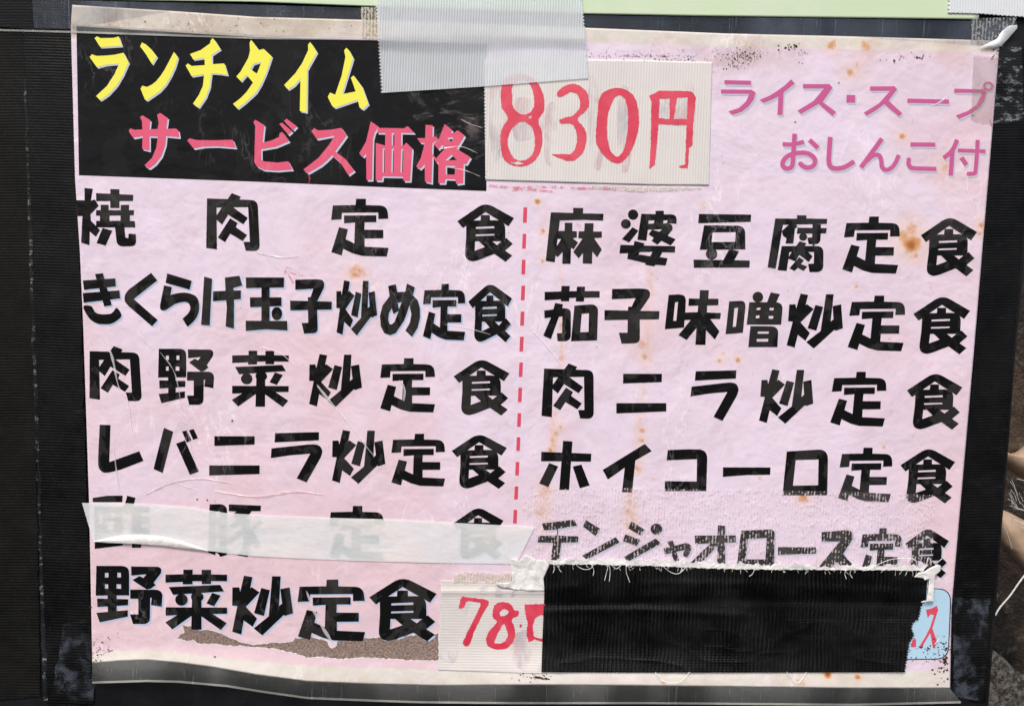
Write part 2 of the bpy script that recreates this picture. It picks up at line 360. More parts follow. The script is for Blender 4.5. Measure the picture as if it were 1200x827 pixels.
def sheet(name, top, bot, nu, nv, mat, parent=None, hf=None, edge=None, skirt=0, attr=None, smooth=True):
    """a grid between two pixel polylines (top, bottom); hf(px,py,u,v) height in m; edge(u,v,px,py)->px,py ragged edges"""
    def interp(poly, t):
        poly = np.array(poly, float); d = np.r_[0, np.cumsum(np.hypot(*np.diff(poly, axis=0).T))]; d /= d[-1]
        return np.interp(t, d, poly[:, 0]), np.interp(t, d, poly[:, 1])
    u = np.linspace(0, 1, nu+1); v = np.linspace(0, 1, nv+1); U, Vv = np.meshgrid(u, v)
    tx, ty = interp(top, u); bx_, by_ = interp(bot, u)
    px = tx*(1-Vv)+bx_*Vv; py = ty*(1-Vv)+by_*Vv
    if edge: px, py = edge(U, Vv, px, py)
    h = hf(px, py, U, Vv)
    W = PN(px, py, h).reshape(-1, 3); idx = np.arange((nu+1)*(nv+1)).reshape(nv+1, nu+1)
    Fc = np.stack([idx[:-1, :-1], idx[1:, :-1], idx[1:, 1:], idx[:-1, 1:]], -1).reshape(-1, 4)
    if skirt:
        ring = list(idx[0, :])+list(idx[1:, -1])+list(idx[-1, ::-1][1:])+list(idx[:0:-1, 0][1:] if False else idx[-2:0:-1, 0])
        b = len(W); pxf, pyf, hh = px.ravel()[ring], py.ravel()[ring], h.ravel()[ring]
        base = W[ring].copy(); base[:, 1] += skirt; W = np.vstack([W, base]); n = len(ring)
        sk = np.array([[ring[i], ring[(i+1) % n], b+(i+1) % n, b+i] for i in range(n)]); Fc = np.vstack([Fc, sk])
    o = mesh_np(name, W, Fc, mat, parent, smooth)
    if attr is not None:
        kind, arr = attr(px, py, U, Vv)
        if kind == 'rib':
            a = o.data.attributes.new('rib', 'FLOAT', 'POINT'); z = np.zeros(len(W), dtype=np.float32); z[:arr.size] = arr.ravel(); a.data.foreach_set('value', z)
        else:
            a = o.data.attributes.new('tint', 'FLOAT_COLOR', 'POINT'); z = np.ones((len(W), 4), dtype=np.float32); z[:, 3] = 0; z[:px.size] = arr.reshape(-1, 4); a.data.foreach_set('color', z.ravel())
    return o
def tube(name, pts, r, mat, parent=None, k=6, seg=5):
    pts = [Vector(p) for p in pts]; V, Fc = [], []
    for i, p in enumerate(pts):
        d = (pts[min(i+1, len(pts)-1)]-pts[max(i-1, 0)]).normalized(); a = d.cross(Vector((0, 1, .01))).normalized(); b = d.cross(a)
        rr = r if not callable(r) else r(i/(len(pts)-1))
        for j in range(k): an = j/k*2*math.pi; V.append(p+(a*math.cos(an)+b*math.sin(an))*rr)
    for i in range(len(pts)-1):
        for j in range(k): Fc.append((i*k+j, i*k+(j+1) % k, (i+1)*k+(j+1) % k, (i+1)*k+j))
    Fc += [tuple(range(k))[::-1], tuple(range((len(pts)-1)*k, len(pts)*k))]
    return V, Fc
def fbm(px, py, s, seed=0, oct_=4):
    """cheap smooth value noise in pixel space"""
    out = np.zeros_like(px, float); amp = 1; tot = 0
    for o_ in range(oct_):
        rs = np.random.RandomState(seed*17+o_); G = rs.rand(64, 64); x = px/s*(2**o_)+5; y = py/s*(2**o_)+9
        i = np.floor(x).astype(int); j = np.floor(y).astype(int); fx = x-i; fy = y-j; fx = fx*fx*(3-2*fx); fy = fy*fy*(3-2*fy)
        g = lambda a, b: G[a % 64, b % 64]
        out += amp*((g(i, j)*(1-fx)+g(i+1, j)*fx)*(1-fy)+(g(i, j+1)*(1-fx)+g(i+1, j+1)*fx)*fy); tot += amp; amp *= .5
    return out/tot

# ------------------------------------------------------------------ what lies behind, right of the board
bw = mesh_np('wall', [P(900, -300, -.16), P(1500, -300, -.16), P(1500, 1200, -.16), P(900, 1200, -.16)], [(3, 2, 1, 0)], M['wall']); tag(bw, kind='structure')
def blob_plate(name, poly, h0, thick, mat, bulge=.01):
    V = []; n = len(poly); c = (sum(p[0] for p in poly)/n, sum(p[1] for p in poly)/n)
    V.append(P(c[0], c[1], h0+bulge)); V += [P(x*.5+c[0]*.5, y*.5+c[1]*.5, h0+bulge*.8) for x, y in poly]
    V += [P(x, y, h0) for x, y in poly]; V += [P(x, y, h0-thick) for x, y in poly]; Fc = []
    for i in range(n):
        j = (i+1) % n; Fc += [(0, 1+j, 1+i), (1+i, 1+j, 1+n+j, 1+n+i), (1+n+i, 1+n+j, 1+2*n+j, 1+2*n+i)]
    return mesh_np(name, V, Fc, mat, None, True)
o = blob_plate('folded_cloth', catmull([(1168, 600), (1190, 604), (1240, 640), (1240, 700), (1215, 690), (1198, 668), (1182, 648), (1171, 632)]), -.09, .01, M['tan'])
tag(o, 'tan folded cloth behind the right edge of the black board', 'cloth')
o = blob_plate('pale_rag', catmull([(1172, 528), (1190, 530), (1230, 500), (1240, 560), (1200, 560), (1178, 545)]), -.10, .008, M['tan'])
tag(o, 'small tan rag end above the folded cloth, behind the board', 'cloth')
o = blob_plate('gravel', catmull([(1150, 770), (1168, 764), (1200, 790), (1260, 800), (1260, 900), (1150, 900)]), -.10, .02, M['gravel'], .004); tag(o, kind='stuff')
tag(o, 'grey grit on the ground at the lower right corner', 'gravel')
pts = [P(x, y, -.02) for x, y in catmull([(1166, 721), (1172, 711), (1184, 697), (1199, 676), (1230, 640)], False, 5)]
V, Fc = tube('', pts, .00042, None); o = mesh_np('cord', V, Fc, M['cord'], None, True); tag(o, 'thin white cord stretched behind the lower right edge of the board', 'cord')
rs = random.Random(3); VV, FF = [], []
for i in range(26):
    x = 1176+rs.random()*30; y = 560+rs.random()*60; a = rs.uniform(-.6, 1.4); l = rs.uniform(8, 26)
    V, Fc = tube('', [P(x+math.cos(a)*l*t+rs.uniform(-1, 1), y+math.sin(a)*l*t+3*t*t, -.07+.004*t) for t in (0, .3, .6, 1)], .00012, None, k=3); b = len(VV); VV += V; FF += [tuple(q+b for q in f) for f in Fc]
tag(mesh_np('loose_fibres', VV, FF, M['cord'], None), 'pale loose fibres behind the board above the folded cloth', 'fibres', kind='stuff')

# ------------------------------------------------------------------ the black board
EDGE_R = [(1225, -40), (1219, 60), (1212, 180), (1199, 318), (1190, 412), (1182, 520), (1174, 618), (1167, 713), (1158, 827), (1154, 880)]
v_front = [P(-60, -40, 0)] + [P(x, y, 0) for x, y in EDGE_R] + [P(-60, 880, 0)]
n = len(v_front); V = v_front+[v+Vector((0, .006, 0)) for v in v_front]
Fc = [tuple(range(n))[::-1]]+[(i, (i+1) % n, n+(i+1) % n, n+i) for i in range(n)]+[tuple(range(n, 2*n))]
board = mesh_np('sign_board', V, Fc, M['board']); tag(board, 'black board the pink menu sheet is taped to', 'board')
# ribbed black tapes; horizontal ribs are real relief
def rib_h(pitch, amp, h0, axis='y', wob=.6, clump=0):
    def f(px, py, U, Vv):
        c = (py-px*.012 if axis == 'y' else px+py*.012)+wob*np.sin((px if axis == 'y' else py)/23.)
        a = amp*(.55+.9*fbm(px, py, 60, 5, 3))
        return h0*MM + a*MM*(.5+.5*np.sin(c*2*math.pi/pitch)) + clump*MM*(fbm(px, py, 45, 8, 4)-.5)
    return f
def crest_shine_attr(pitch):
    return lambda px, py, U, Vv: ('rib', np.clip(.5+.5*np.sin((py-px*.012+.6*np.sin(px/23.))*2*math.pi/pitch)-.45, 0, 1)*1.8*(.5+fbm(px, py, 7, 13, 3)))  # mask for the sheen painted on the rib crests
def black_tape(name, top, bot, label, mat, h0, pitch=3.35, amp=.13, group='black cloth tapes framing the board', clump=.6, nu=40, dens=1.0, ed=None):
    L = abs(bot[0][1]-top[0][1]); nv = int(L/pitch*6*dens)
    o = sheet(name, top, bot, nu, nv, mat, None, rib_h(pitch, amp, h0, clump=clump), edge=ed, skirt=h0*MM*.7, attr=crest_shine_attr(pitch)); tag(o, label, 'tape', group); return o
def wav(s, a):
    def e(U, Vv, px, py):
        px = px + (fbm(px*0+3, py, 9, s, 3)-.5)*a*np.where(U > .97, 1, 0) + (fbm(px*0+30, py, 9, s+1, 3)-.5)*a*np.where(U < .03, 1, 0); return px, py
    return e
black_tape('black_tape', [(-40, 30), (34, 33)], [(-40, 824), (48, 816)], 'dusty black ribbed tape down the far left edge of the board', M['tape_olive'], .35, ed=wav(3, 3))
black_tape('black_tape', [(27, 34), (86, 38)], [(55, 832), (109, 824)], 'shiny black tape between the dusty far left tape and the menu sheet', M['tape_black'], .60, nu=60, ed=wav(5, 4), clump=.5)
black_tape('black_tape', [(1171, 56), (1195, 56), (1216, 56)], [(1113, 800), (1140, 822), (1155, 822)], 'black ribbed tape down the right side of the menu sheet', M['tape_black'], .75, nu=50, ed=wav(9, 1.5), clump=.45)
def glint(px, py, U, Vv): return (1.15*MM+.25*MM*fbm(px, py, 12, 4, 4))
o = sheet('worn_film', [(1118, 702), (1160, 700)], [(1117, 815), (1152, 822)], 40, 90, M['scuff'], None, glint, edge=lambda U, Vv, px, py: (px+3*(fbm(px, py, 8, 3)-.5), py+14*(fbm(px, py, 11, 6)-.5)*(Vv < .05)))
tag(o, 'worn bluish grey film patch at the foot of the right black tape', 'tape')
o = sheet('worn_film', [(72, 742), (106, 718)], [(60, 822), (110, 822)], 40, 70, M['scuff'], None, glint, edge=lambda U, Vv, px, py: (px+10*(fbm(px, py, 14, 3)-.5), py+30*(fbm(px, py, 14, 6)-.5)*(Vv < .05)))
tag(o, 'worn bluish grey film patch at the foot of the left black tape', 'tape')
o = sheet('worn_film', [(1169, 52), (1197, 48)], [(1163, 147), (1200, 142)], 30, 80, M['flecks'], None, glint, edge=lambda U, Vv, px, py: (px, py+5*(fbm(px, py, 5, 6)-.5)*(Vv > .95)))
tag(o, 'scuffed grey film at the top of the right black tape', 'tape')
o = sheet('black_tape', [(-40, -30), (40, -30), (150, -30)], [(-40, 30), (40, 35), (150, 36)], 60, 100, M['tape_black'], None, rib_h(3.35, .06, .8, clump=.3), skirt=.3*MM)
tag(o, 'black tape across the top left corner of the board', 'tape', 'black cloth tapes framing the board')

o = sheet('dusty_seam', [(26, 90), (33, 90)], [(49, 820), (58, 820)], 6, 300, M['flecks'], None, lambda px, py, U, Vv: (1.0+.35*fbm(px, py, 9, 17, 3))*MM+.0003*np.sin(U*3.14), edge=lambda U, Vv, px, py: (px+3*(fbm(px, py, 13, 18, 3)-.5)-(U-.5)*4, py))
tag(o, 'pale dusty glue line along the seam between the two left black tapes', 'residue')

# ------------------------------------------------------------------ the laminated menu sheet
menu = empty('menu_sheet', 600, 420, .9*MM); tag(menu, 'pink laminated menu sheet with black dish names, taped to the board', 'menu')
TOP = [(85, 6), (200, 13), (300, 20), (445, 24), (690, 33), (850, 39.5), (1000, 43), (1171, 48)]
BOT = [(108, 777), (140, 774), (173, 773), (210, 776), (248, 781), (300, 790), (360, 798), (433, 801), (514, 803), (635, 802), (760, 803), (1000, 806), (1113, 806)]
PINKT = np.array([(80, 44), (445, 44), (690, 50), (850, 55), (1175, 62)], float); PINKB = np.array([(80, 766), (108, 765), (173, 760), (248, 768), (300, 774), (360, 779), (514, 784), (636, 787), (1060, 787), (1115, 783)], float)
RUST = [(997, 85, 6, .7), (1004, 80, 9, .3), (1057, 160, 5, .9), (1108, 196, 7, .35), (1103, 208, 12, .3), (1065, 266, 10, .55), (1068, 288, 11, .9), (1058, 276, 9, .5), (1073, 300, 6, .4), (1150, 264, 5, .8), (1148, 274, 3, .5), (629.7, 236, 3.5, .8), (636.5, 270, 3, .9), (636, 306, 2.5, .6), (825.5, 243, 2.5, .5), (1004, 336, 3, .5), (1042, 397, 3, .4), (755.5, 418, 5, .7), (755, 405, 9, .35), (843, 423, 4, .6), (865, 422, 4, .7), (848, 415, 4, .3), (657, 500, 3, .7), (652, 507, 4, .5), (648, 516, 3, .5), (645, 528, 3, .7), (752, 503, 5, .5), (752, 516, 3, .5), (747, 548, 4, .4), (1036, 524, 4, .5), (941, 580, 7, .8), (890, 560, 3, .35), (1054, 600, 3, .3), (766, 561, 3, .3), (970, 790, 4, 1), (1005, 793, 4, 1), (85+7, 447, 5, .4), (418, 321, 11, .45), (410, 318, 7, .3), (1099, 640, 3, .3), (938, 798, 8, .3), (777, 800, 3, .5), (975, 52, 6, .5), (1015, 54, 9, .5), (1040, 300, 4, .3), (640, 575, 8, .3), (633, 600, 9, .35), (738, 615, 7, .4), (737, 600, 6, .5), (640, 360, 3, .2), (890, 650, 5, .1)]
DRIPS = [(764, 312, 352, 4.5, .35), (755, 355, 440, 6, .30), (752, 440, 560, 6, .28), (655, 372, 432, 4.5, .42), (660, 310, 360, 4, .2), (652, 480, 540, 6, .3), (636, 560, 640, 8, .25), (738, 570, 650, 8, .28), (825, 235, 250, 3, .3), (640, 240, 310, 3, .15)]
C_ = lambda r, g, b: np.array(lin(r, g, b)[:3])
def paper_tint(px, py, U, Vv):
    shp = px.shape+(1,)
    n1 = fbm(px, py, 190, 1, 4); n2 = fbm(px, py, 60, 2, 4); n3 = fbm(px, py, 14, 3, 3)
    lil = C_(228, 212, 229); warm = C_(226, 197, 205); dull = C_(214, 192, 208)
    bias = sm(py, 230, 420)*sm(px, 640, 380)*.75 + .35*sm(py, 560, 700)*sm(px, 640, 400)
    f = np.clip((n1-.5)*2.6+bias+(n2-.5)*.8, 0, 1)[..., None]
    c = lil*(1-f)+warm*f
    g = (np.clip((fbm(px, py, 120, 6, 4)-.5)*3, 0, 1)*.55*sm(px, 560, 700))[..., None]; c = c*(1-g)+dull*g
    # cream margin of the sheet outside the printed pink field
    t = np.interp(px, PINKT[:, 0], PINKT[:, 1]); b = np.interp(px, PINKB[:, 0], PINKB[:, 1])
    m = (1-sm(py, t-1, t+1.2)*sm(py, b+1.2, b-1))[..., None]
    dirt = np.clip((fbm(px, py, 26, 14, 4)-.5)*3, 0, 1)[..., None]; cream = C_(218, 214, 203)*(1-.35*n2[..., None])+C_(238, 236, 222)*.35*n2[..., None]
    cream = cream*(1-.5*dirt)+C_(196, 188, 162)*.5*dirt
    top_d = (sm(px, 700, 480)*sm(py, 64, 46)*np.clip(.35+.9*(fbm(px, py, 22, 9, 4)-.3), 0, 1))[..., None]; cream = cream*(1-top_d)+C_(168, 152, 122)*top_d
    c = c*(1-m)+cream*m
    pale_r = C_(232, 196, 160); stain = np.zeros_like(px)
    for x, y, r, s in RUST:
        d = np.hypot(px-x, py-y)+(n3-.5)*r*1.1; a = s*np.exp(-(d/(r*.85))**2); halo = (.55*s*np.exp(-(d/(1.9*r))**2))[..., None]
        stain = np.maximum(stain, a); c = c*(1-halo)+pale_r*halo
    for x, y0, y1, wd, s in DRIPS:
        d = np.abs(px-x+4*np.sin(py/37.)+(n3-.5)*5); a = s*np.exp(-(d/wd)**2)*sm(py, y0-8, y0+8)*sm(py, y1+12, y1-12)*(.6+.8*n2)
        stain = np.maximum(stain, a*.62); a = (a*1.15)[..., None]; c = c*(1-a)+C_(228, 186, 150)*a
    # brown grime along the top of the pink field, and near the lower right corner
    gr = (.7*sm(py, 100, 58)*sm(py, 30, 55)*sm(px, 700, 780)*np.clip((fbm(px, py, 40, 11, 4)-.42)*3.5, 0, 1))[..., None]; c = c*(1-gr*.6)+C_(196, 158, 140)*gr*.6
    gm = (np.exp(-((px-868)/32)**2-((py-68)/12)**2)*.5)[..., None]; c = c*(1-gm)+C_(176, 140, 124)*gm
    return 'tint', np.concatenate([c, stain[..., None]], -1)
paper = sheet('paper', TOP, BOT, 520, 370, M['paper'], menu, lambda px, py, U, Vv: HP(px, py), skirt=.25*MM, attr=paper_tint,
      edge=lambda U, Vv, px, py: (px+np.where(U < .5, 1, 0)*(1-U)**8*(np.interp(py, [0, 30, 210, 293, 388, 590, 770], [85, 83, 88, 93.5, 97.8, 104.5, 108])-np.interp(py, [6, 777], [85, 108])) + U**8*(np.interp(py, [48, 56, 200, 420, 620, 713, 800], [1171, 1171, 1159, 1140.6, 1123, 1115, 1113.5])-np.interp(py, [48, 806], [1171, 1113])), py))
# rims of the pouch
H2 = lambda d: (lambda px, py, U, Vv: HP(px, py)+d*MM)
o = sheet('pouch_rim', BOT, [(108, 799), (140, 798), (173, 797), (210, 798), (266, 803), (310, 810), (360, 817), (433, 820), (495, 822), (600, 823), (760, 823), (1000, 825), (1126, 822)], 300, 12, M['rim'], menu, lambda px, py, U, Vv: HP(px, py)+(.1+.5*np.sin(Vv*math.pi))*MM)
tag(o, 'clear scratched rim below the sheet')
o = sheet('pouch_edge', [(108, 798), (140, 797), (173, 796), (210, 797), (266, 802), (310, 809), (360, 816), (433, 819), (495, 821), (600, 822), (760, 822), (1000, 824), (1126, 821)], [(108, 800.5), (140, 799.5), (173, 798.5), (210, 799.5), (266, 804.5), (310, 811.5), (360, 818.5), (433, 821.5), (495, 823.5), (600, 824.5), (760, 824.5), (1000, 826.5), (1126, 823.5)], 300, 3, M['rim_edge'], menu, lambda px, py, U, Vv: HP(px, py)+.75*MM)
o = sheet('pouch_rim', [(38, 0), (200, 3), (300, 6), (445, 10), (690, 18), (850, 20), (1000, 22), (1192, 26)], [(40, 33), (85, 34)]+[(x, y) for x, y in TOP[1:-1]]+[(1174, 56)], 260, 14, M['rim_top'], menu, H2(.22))
tag(o, 'clear bluish rim above the sheet')
o = sheet('pouch_edge', [(-20, 34), (84, 36.5), (200, 40.5), (300, 44.2), (445, 46.5)], [(-20, 36), (84, 38.8), (200, 42.6), (300, 46), (445, 47.6)], 120, 3, M['rim_edge'], menu, H2(.5))
o = sheet('pouch_lip', [(84, 28.5), (200, 35), (300, 41), (445, 45)], [(84, 38), (200, 42), (300, 45.8), (445, 47)], 120, 5, M['rim'], menu, H2(.40))
# ---- printed areas
def area(name, pts, mat, dh=.05*MM, seg=14, mode='P'):
    add, sub = parse(mode+' '+' '.join('%g,%g' % p for p in pts)); return flat(name, add, sub, mat, menu, dh, seg=seg)
o = area('header_panel', [(89.5, 31), (300, 44), (445, 47.5), (571, 52), (570.5, 140), (570, 224), (440, 219), (300, 213), (92.5, 205.5)], M['ink_panel']); tag(o, 'black header panel printed at the upper left')
TORN = [(213.6, 732), (216, 740), (207, 747), (219, 751), (226, 749), (232, 754), (250, 754), (266, 756.5), (281, 756), (297.5, 758), (322, 760), (350, 766), (358.6, 770), (380, 769.5), (402, 772), (425, 770), (452, 771), (480, 773), (514, 773.5), (514, 742), (489, 743.5), (460, 744), (433, 747), (415, 747), (396, 750), (393, 758), (389, 759.5), (386, 757), (383, 750), (365, 746), (346, 747), (341, 752), (316, 753), (297.5, 755), (285, 753), (272.7, 748), (260, 742), (248, 738), (235, 737), (223, 733)]
def ragged(poly, a, grow, seed):
    rr = random.Random(seed); out = []; n = len(poly); cx = sum(p[0] for p in poly)/n; cy = sum(p[1] for p in poly)/n
    for i in range(n):
        p, q = Vector(poly[i]), Vector(poly[(i+1) % n]); m = max(1, int((q-p).length/2.2)); nn = Vector(((q-p).y, -(q-p).x)).normalized()
        for j in range(m): v = p.lerp(q, j/m)+nn*(grow+rr.uniform(-a, a)); out.append((v.x, v.y))
    return out
flat('torn_rim', [ragged(TORN, .5, -.5, 2)], [], M['torn'], menu, .05*MM, seg=6)
o = flat('torn_patch', [ragged(TORN, .7, .3, 3)], [], M['brown'], menu, .075*MM, seg=6)
tag(o, 'torn brown backing showing below the last line on the left')
box = parse('P 1040,690 1095,690 1114,690,16 1110.5,771,14 1040,772')[0]; box2 = parse('P 1040,689 1095,689 1115.2,689,17 1111.7,772.2,15 1040,773.2')[0]
flat('blue_box', box, [], M['sky_blue'], menu, .075*MM); flat('blue_box_outline', box2, [], M['ink'], menu, .05*MM)
for i, (xa, xb, ya, yb) in enumerate([(613.1, 617.5, 243, 261), (612.1, 616.4, 274, 291.4), (611.2, 615.6, 304.4, 321.4), (610.6, 615, 334.7, 351.8), (609.8, 614.2, 365, 381.5), (609, 613.3, 394.5, 411.8), (608.2, 612.4, 424.6, 441.5), (607.2, 611.4, 454, 471), (606.2, 610.4, 483.8, 500), (605.2, 609.4, 512, 528), (604, 608.2, 541, 557), (602.8, 607, 569.5, 585), (601.5, 605.8, 597, 613)]):
    o = flat('dash', [[(xa+.4, ya), (xb+.4, ya), (xb-.3, yb), (xa-.3, yb)]], [], M['dash'], menu, .06*MM)

# ------------------------------------------------------------------ glyphs traced from the lettering
G = {}
def g10(name, ox, oy, spec, sc=9.967):
    add, sub = parse(spec); f = lambda x, y: (ox+x/sc, oy+y/sc); G[name] = (tf(add, f), tf(sub, f))
g10('yaki', 80, 210, 'P 190,103 285,112 262,250 310,238 355,310 258,408 262,482 370,595 320,670 250,610 245,770 150,740 165,430 105,430 95,245 190,248;P 325,163 758,183 755,255 325,255;P 490,115 595,118 597,337 490,335;P 378,298 470,300 470,362 612,362 612,300 710,300 708,362 765,362 765,420 718,422 718,487 775,490 782,563 325,562 325,487 370,485 370,425 325,425 325,362 378,362;H 480,425 610,422 610,485 480,487;P 400,570 512,600 435,775 330,745;P 545,555 655,560 665,680 700,690 705,635 788,642 792,780,60 570,785,70')
g10('niku', 215, 212, 'P 275,205 865,225,80 892,820,80 728,815 700,712 775,712 755,305 385,312 390,800 265,782;P 565,142 670,185 650,220 560,330 450,510 365,435 455,300;P 575,305 750,432 698,507 530,400 500,360;P 545,437 630,490 610,540 742,632 690,702 545,615 485,715 400,660')
g10('tei', 365, 220, 'P 250,207 515,202 520,130 635,130 635,203 885,210,90 897,362 780,365 780,288 355,292 350,368 230,375;P 380,325 757,322 757,402 620,402 617,490 838,492 838,590 620,592 620,688 900,702 878,803 590,795 480,765 370,712 352,790 232,752 322,460 425,485 397,600 500,650 508,405 380,415')
g10('shoku', 510, 228, 'P 258,312 585,88,110 920,275 855,370 587,203 323,390;P 362,305 818,298,110 818,545 362,545;P 535,240 637,240 640,310 530,310;H 475,378 690,368 690,393 475,400;H 472,465 690,458 690,477 472,485;P 362,500 468,500 460,657 582,612 722,635 690,692 470,778,50 340,782,120;P 505,540 655,540 722,590 900,712 822,785 690,692 582,612;P 830,505 905,575 815,655 760,690 690,640 722,590 775,545')
g10('ki', 90, 305, 'P 70,235 450,210 455,305 85,345;P 68,382 497,350 507,445 80,495;P 212,160 305,150 408,525 320,538;C 75,540 168,535 215,605 290,630 385,625 425,600 468,555 522,645 460,710 400,740 320,747 230,735 140,670')
g10('ku', 90, 305, 'P 868,147 940,235 665,452 945,697 878,770 575,510,60 545,445,60 580,360,60')
g10('ra_h', 175, 310, 'P 208,102 495,190 470,293 190,213;P 172,242 262,262 247,355 330,330,60 450,325,60 560,370,60 590,490,60 560,630,80 445,727 387,632 455,570,30 485,510,30 455,435,40 380,435,40 300,460 180,540,30 125,530,30 125,470')
g10('ge', 175, 310, 'P 640,140 733,165 705,712 605,705;P 745,312 1070,300 1068,403 742,428;P 885,300 985,290 990,500 988,748 890,722 905,500;P 882,152 1052,130 1085,243 980,275 980,310 890,310')
g10('tama', 280, 312, 'P 80,130 527,130 525,247 82,255;P 262,240 358,240 358,640 262,640;P 128,362 497,362 497,465 130,478;P 78,635 562,638 568,750 320,735 80,755;E 443,553,62,78')
g10('ko', 280, 312, 'P 658,157 940,150,60 1000,170,50 993,250 915,405 820,410 870,262 658,275;P 597,400 1085,412 1083,505 600,515;P 805,360 860,360 910,420 922,780,60 760,785 732,660 808,660')
g10('itame', 910, 338, 'P 280,60 370,75 338,195 355,183 435,240 280,395 390,520 338,608 248,540 212,690 118,660 190,385 135,380 150,187 222,185 230,235;P 455,192 545,215 465,492 362,462;P 578,67 668,68 632,385 665,360 655,205 755,185 775,463 690,492 675,482 435,700 348,625 515,495')
g10('me', 385, 318, 'P 697,170 785,150 803,240 895,238 915,142 1007,185 985,280 1040,330 1068,430 1070,540 1040,660 975,765 898,690 950,600 968,500 945,395 915,490 880,580 785,720 720,745 650,720 610,640 600,520 630,400 712,290;H 738,430 755,498 820,462 770,590 735,620 710,610 697,560 705,490;H 808,368 855,358 822,440')
g10('ya_no', 170, 398, 'P 160,105 480,105,80 480,437 152,440;H 243,185 278,183 278,235 243,235;H 365,183 400,182 400,235 365,235;H 243,312 275,312 275,360 243,360;H 357,312 400,312 400,362 355,360;P 268,430 357,430 357,610 270,630;P 165,472 470,480 468,548 168,568;P 158,632 465,603 465,675 190,740;P 500,112 805,115,60 790,190 720,295 740,320 690,362 650,370 512,265 580,220 620,240 650,200 502,215;P 490,372 808,372,80 797,565 692,545 700,465 685,465 680,760,70 515,757 487,650 568,650 568,475 490,475')
g10('sai', 260, 402, 'P 120,143 312,138 312,88 412,88 412,140 508,140 508,90 610,90 610,140 782,143 780,215 610,213 608,245 508,245 508,213 410,215 410,248 305,248 305,222 120,230;P 155,277 705,253 748,325 200,362;E 290,415,67,65;E 460,385,68,55;P 620,340 712,370 640,487 558,455;P 405,340 505,340 503,740 392,740;P 120,497 780,500 778,568 625,570 775,670 710,745 510,600 390,595 190,737 115,662 240,583 120,588')
g10('re', 105, 488, 'P 118,95 242,97 228,530 580,403 628,515 370,615 200,660,70 100,640,90 100,460')
g10('ba', 170, 488, 'P 220,130 328,175 205,657 98,610;P 362,315 465,277 628,640 523,678;P 432,172 487,160 540,275 485,300;P 512,158 568,145 618,250 560,270')
g10('ni', 80, 390, 'P 708,500 903,500 903,540 708,547;P 683,641 927,641 927,683 683,690', 4.136)
g10('ra_k', 300, 490, 'P 222,172 735,160 733,255 217,280;P 180,350 620,303,60 775,300,110 775,420,60 590,747 475,700 635,410 400,430 173,463')
g10('ma', 635, 240, 'P 105,88 365,95 365,35 482,38 480,100 720,105 715,185 480,175 210,183 150,670 45,655;P 268,210 357,210 355,305 408,310 410,380 360,390 422,440 372,520 340,500 335,690 238,688 242,550 185,610 120,560 185,465 225,400 150,395 150,305 265,305;P 500,215 605,215 600,312 700,312 700,382 610,388 700,522 645,612 590,545 585,688 477,685 480,560 430,625 367,550 475,395 425,388 430,310 495,308')
g10('baa', 715, 240, 'E 268,115,60,60;E 183,223,58,55;P 262,262 330,302 222,440 138,400;P 365,105 530,110 530,70 628,70 628,112 780,112,70 775,222 650,212 735,230,50 728,290 670,360 765,402 708,475 600,420 550,465 485,420 510,385 450,345 490,290 575,315 610,285 440,290 425,418 318,408;H 450,182 520,180 508,218 447,222;H 625,182 675,180 660,215 618,217;P 120,467 275,472 285,420 402,450 390,476 760,483 757,557 610,553 580,610 672,625 648,708 530,700 515,718 410,700 415,680 200,630 208,565 108,567;H 345,552 495,548 468,600 330,578')
g10('mame', 800, 245, 'P 190,57 800,65 795,148 182,165;P 250,190 730,195,90 732,470 200,475;H 350,272 620,268 612,383 338,385;E 338,525,68,65;P 545,465 660,492 595,610 475,595;P 127,590 785,600 780,682 130,685')
g10('fu', 890, 248, 'P 185,80 440,82 440,42 550,45 548,80 792,85 787,143 275,153 190,665 95,650;P 355,140 425,145 445,175 415,200 395,372 305,372 315,310 275,280 262,225;P 445,187 787,192 777,253 435,258;P 620,145 718,150 712,382,70 575,378 560,305 615,300;E 510,295,47,45;P 260,402 748,402,80 745,705,80 585,705 568,612 635,605 638,470 350,472 318,692 212,682;P 470,345 548,370 530,400 420,580 330,545 400,440;P 545,450 622,522 575,587 465,505 480,440;P 465,530 520,570 485,612 560,640 515,692 447,655 410,692 350,660')
g10('nasu', 630, 328, 'P 82,140 275,133 280,70 375,70 372,131 455,130 460,77 555,78 550,129 725,130 725,205 545,207 540,253 445,250 448,207 370,210 368,248 272,248 273,225 82,238;P 205,268 297,285 285,330 155,690 65,650 160,430;P 78,358 285,328 388,335,60 388,715,80 232,715 225,622 285,620 290,425 240,428 80,445;P 430,300 620,285 708,290,90 695,705 390,715;H 515,395 600,388 595,607 497,610')
g10('aji', 765, 332, 'P 185,135 300,128 388,140,60 380,335 365,515 140,535;H 260,220 295,215 275,437 238,437;P 550,78 655,80 648,178 768,180 765,255 635,258 632,340 795,345 787,415 670,415 778,560 725,655 622,545 615,718 497,715 510,520 395,660 300,603 445,425 365,428 380,340 525,335 530,258 415,262 422,175 545,178')
g10('so', 840, 335, 'P 145,180 330,170,55 335,240 305,545 102,563;H 205,258 250,252 222,475 187,477;E 480,130,62,62;P 630,75 738,95 690,200 585,195;P 380,190 775,190,90 752,452 348,450;H 470,255 512,252 508,278 462,280;H 618,255 668,255 662,285 615,283;H 458,343 500,342 495,375 455,377;H 608,348 662,350 655,382 605,380;P 393,468 722,472,90 708,713 368,713;H 480,530 608,530 605,557 477,557;H 468,617 602,615 598,650 465,650')
g10('ni2', 620, 410, 'P 456,115 644,115 643,155 455,162;P 423,257 665,257 665,297 423,307', 4.136)
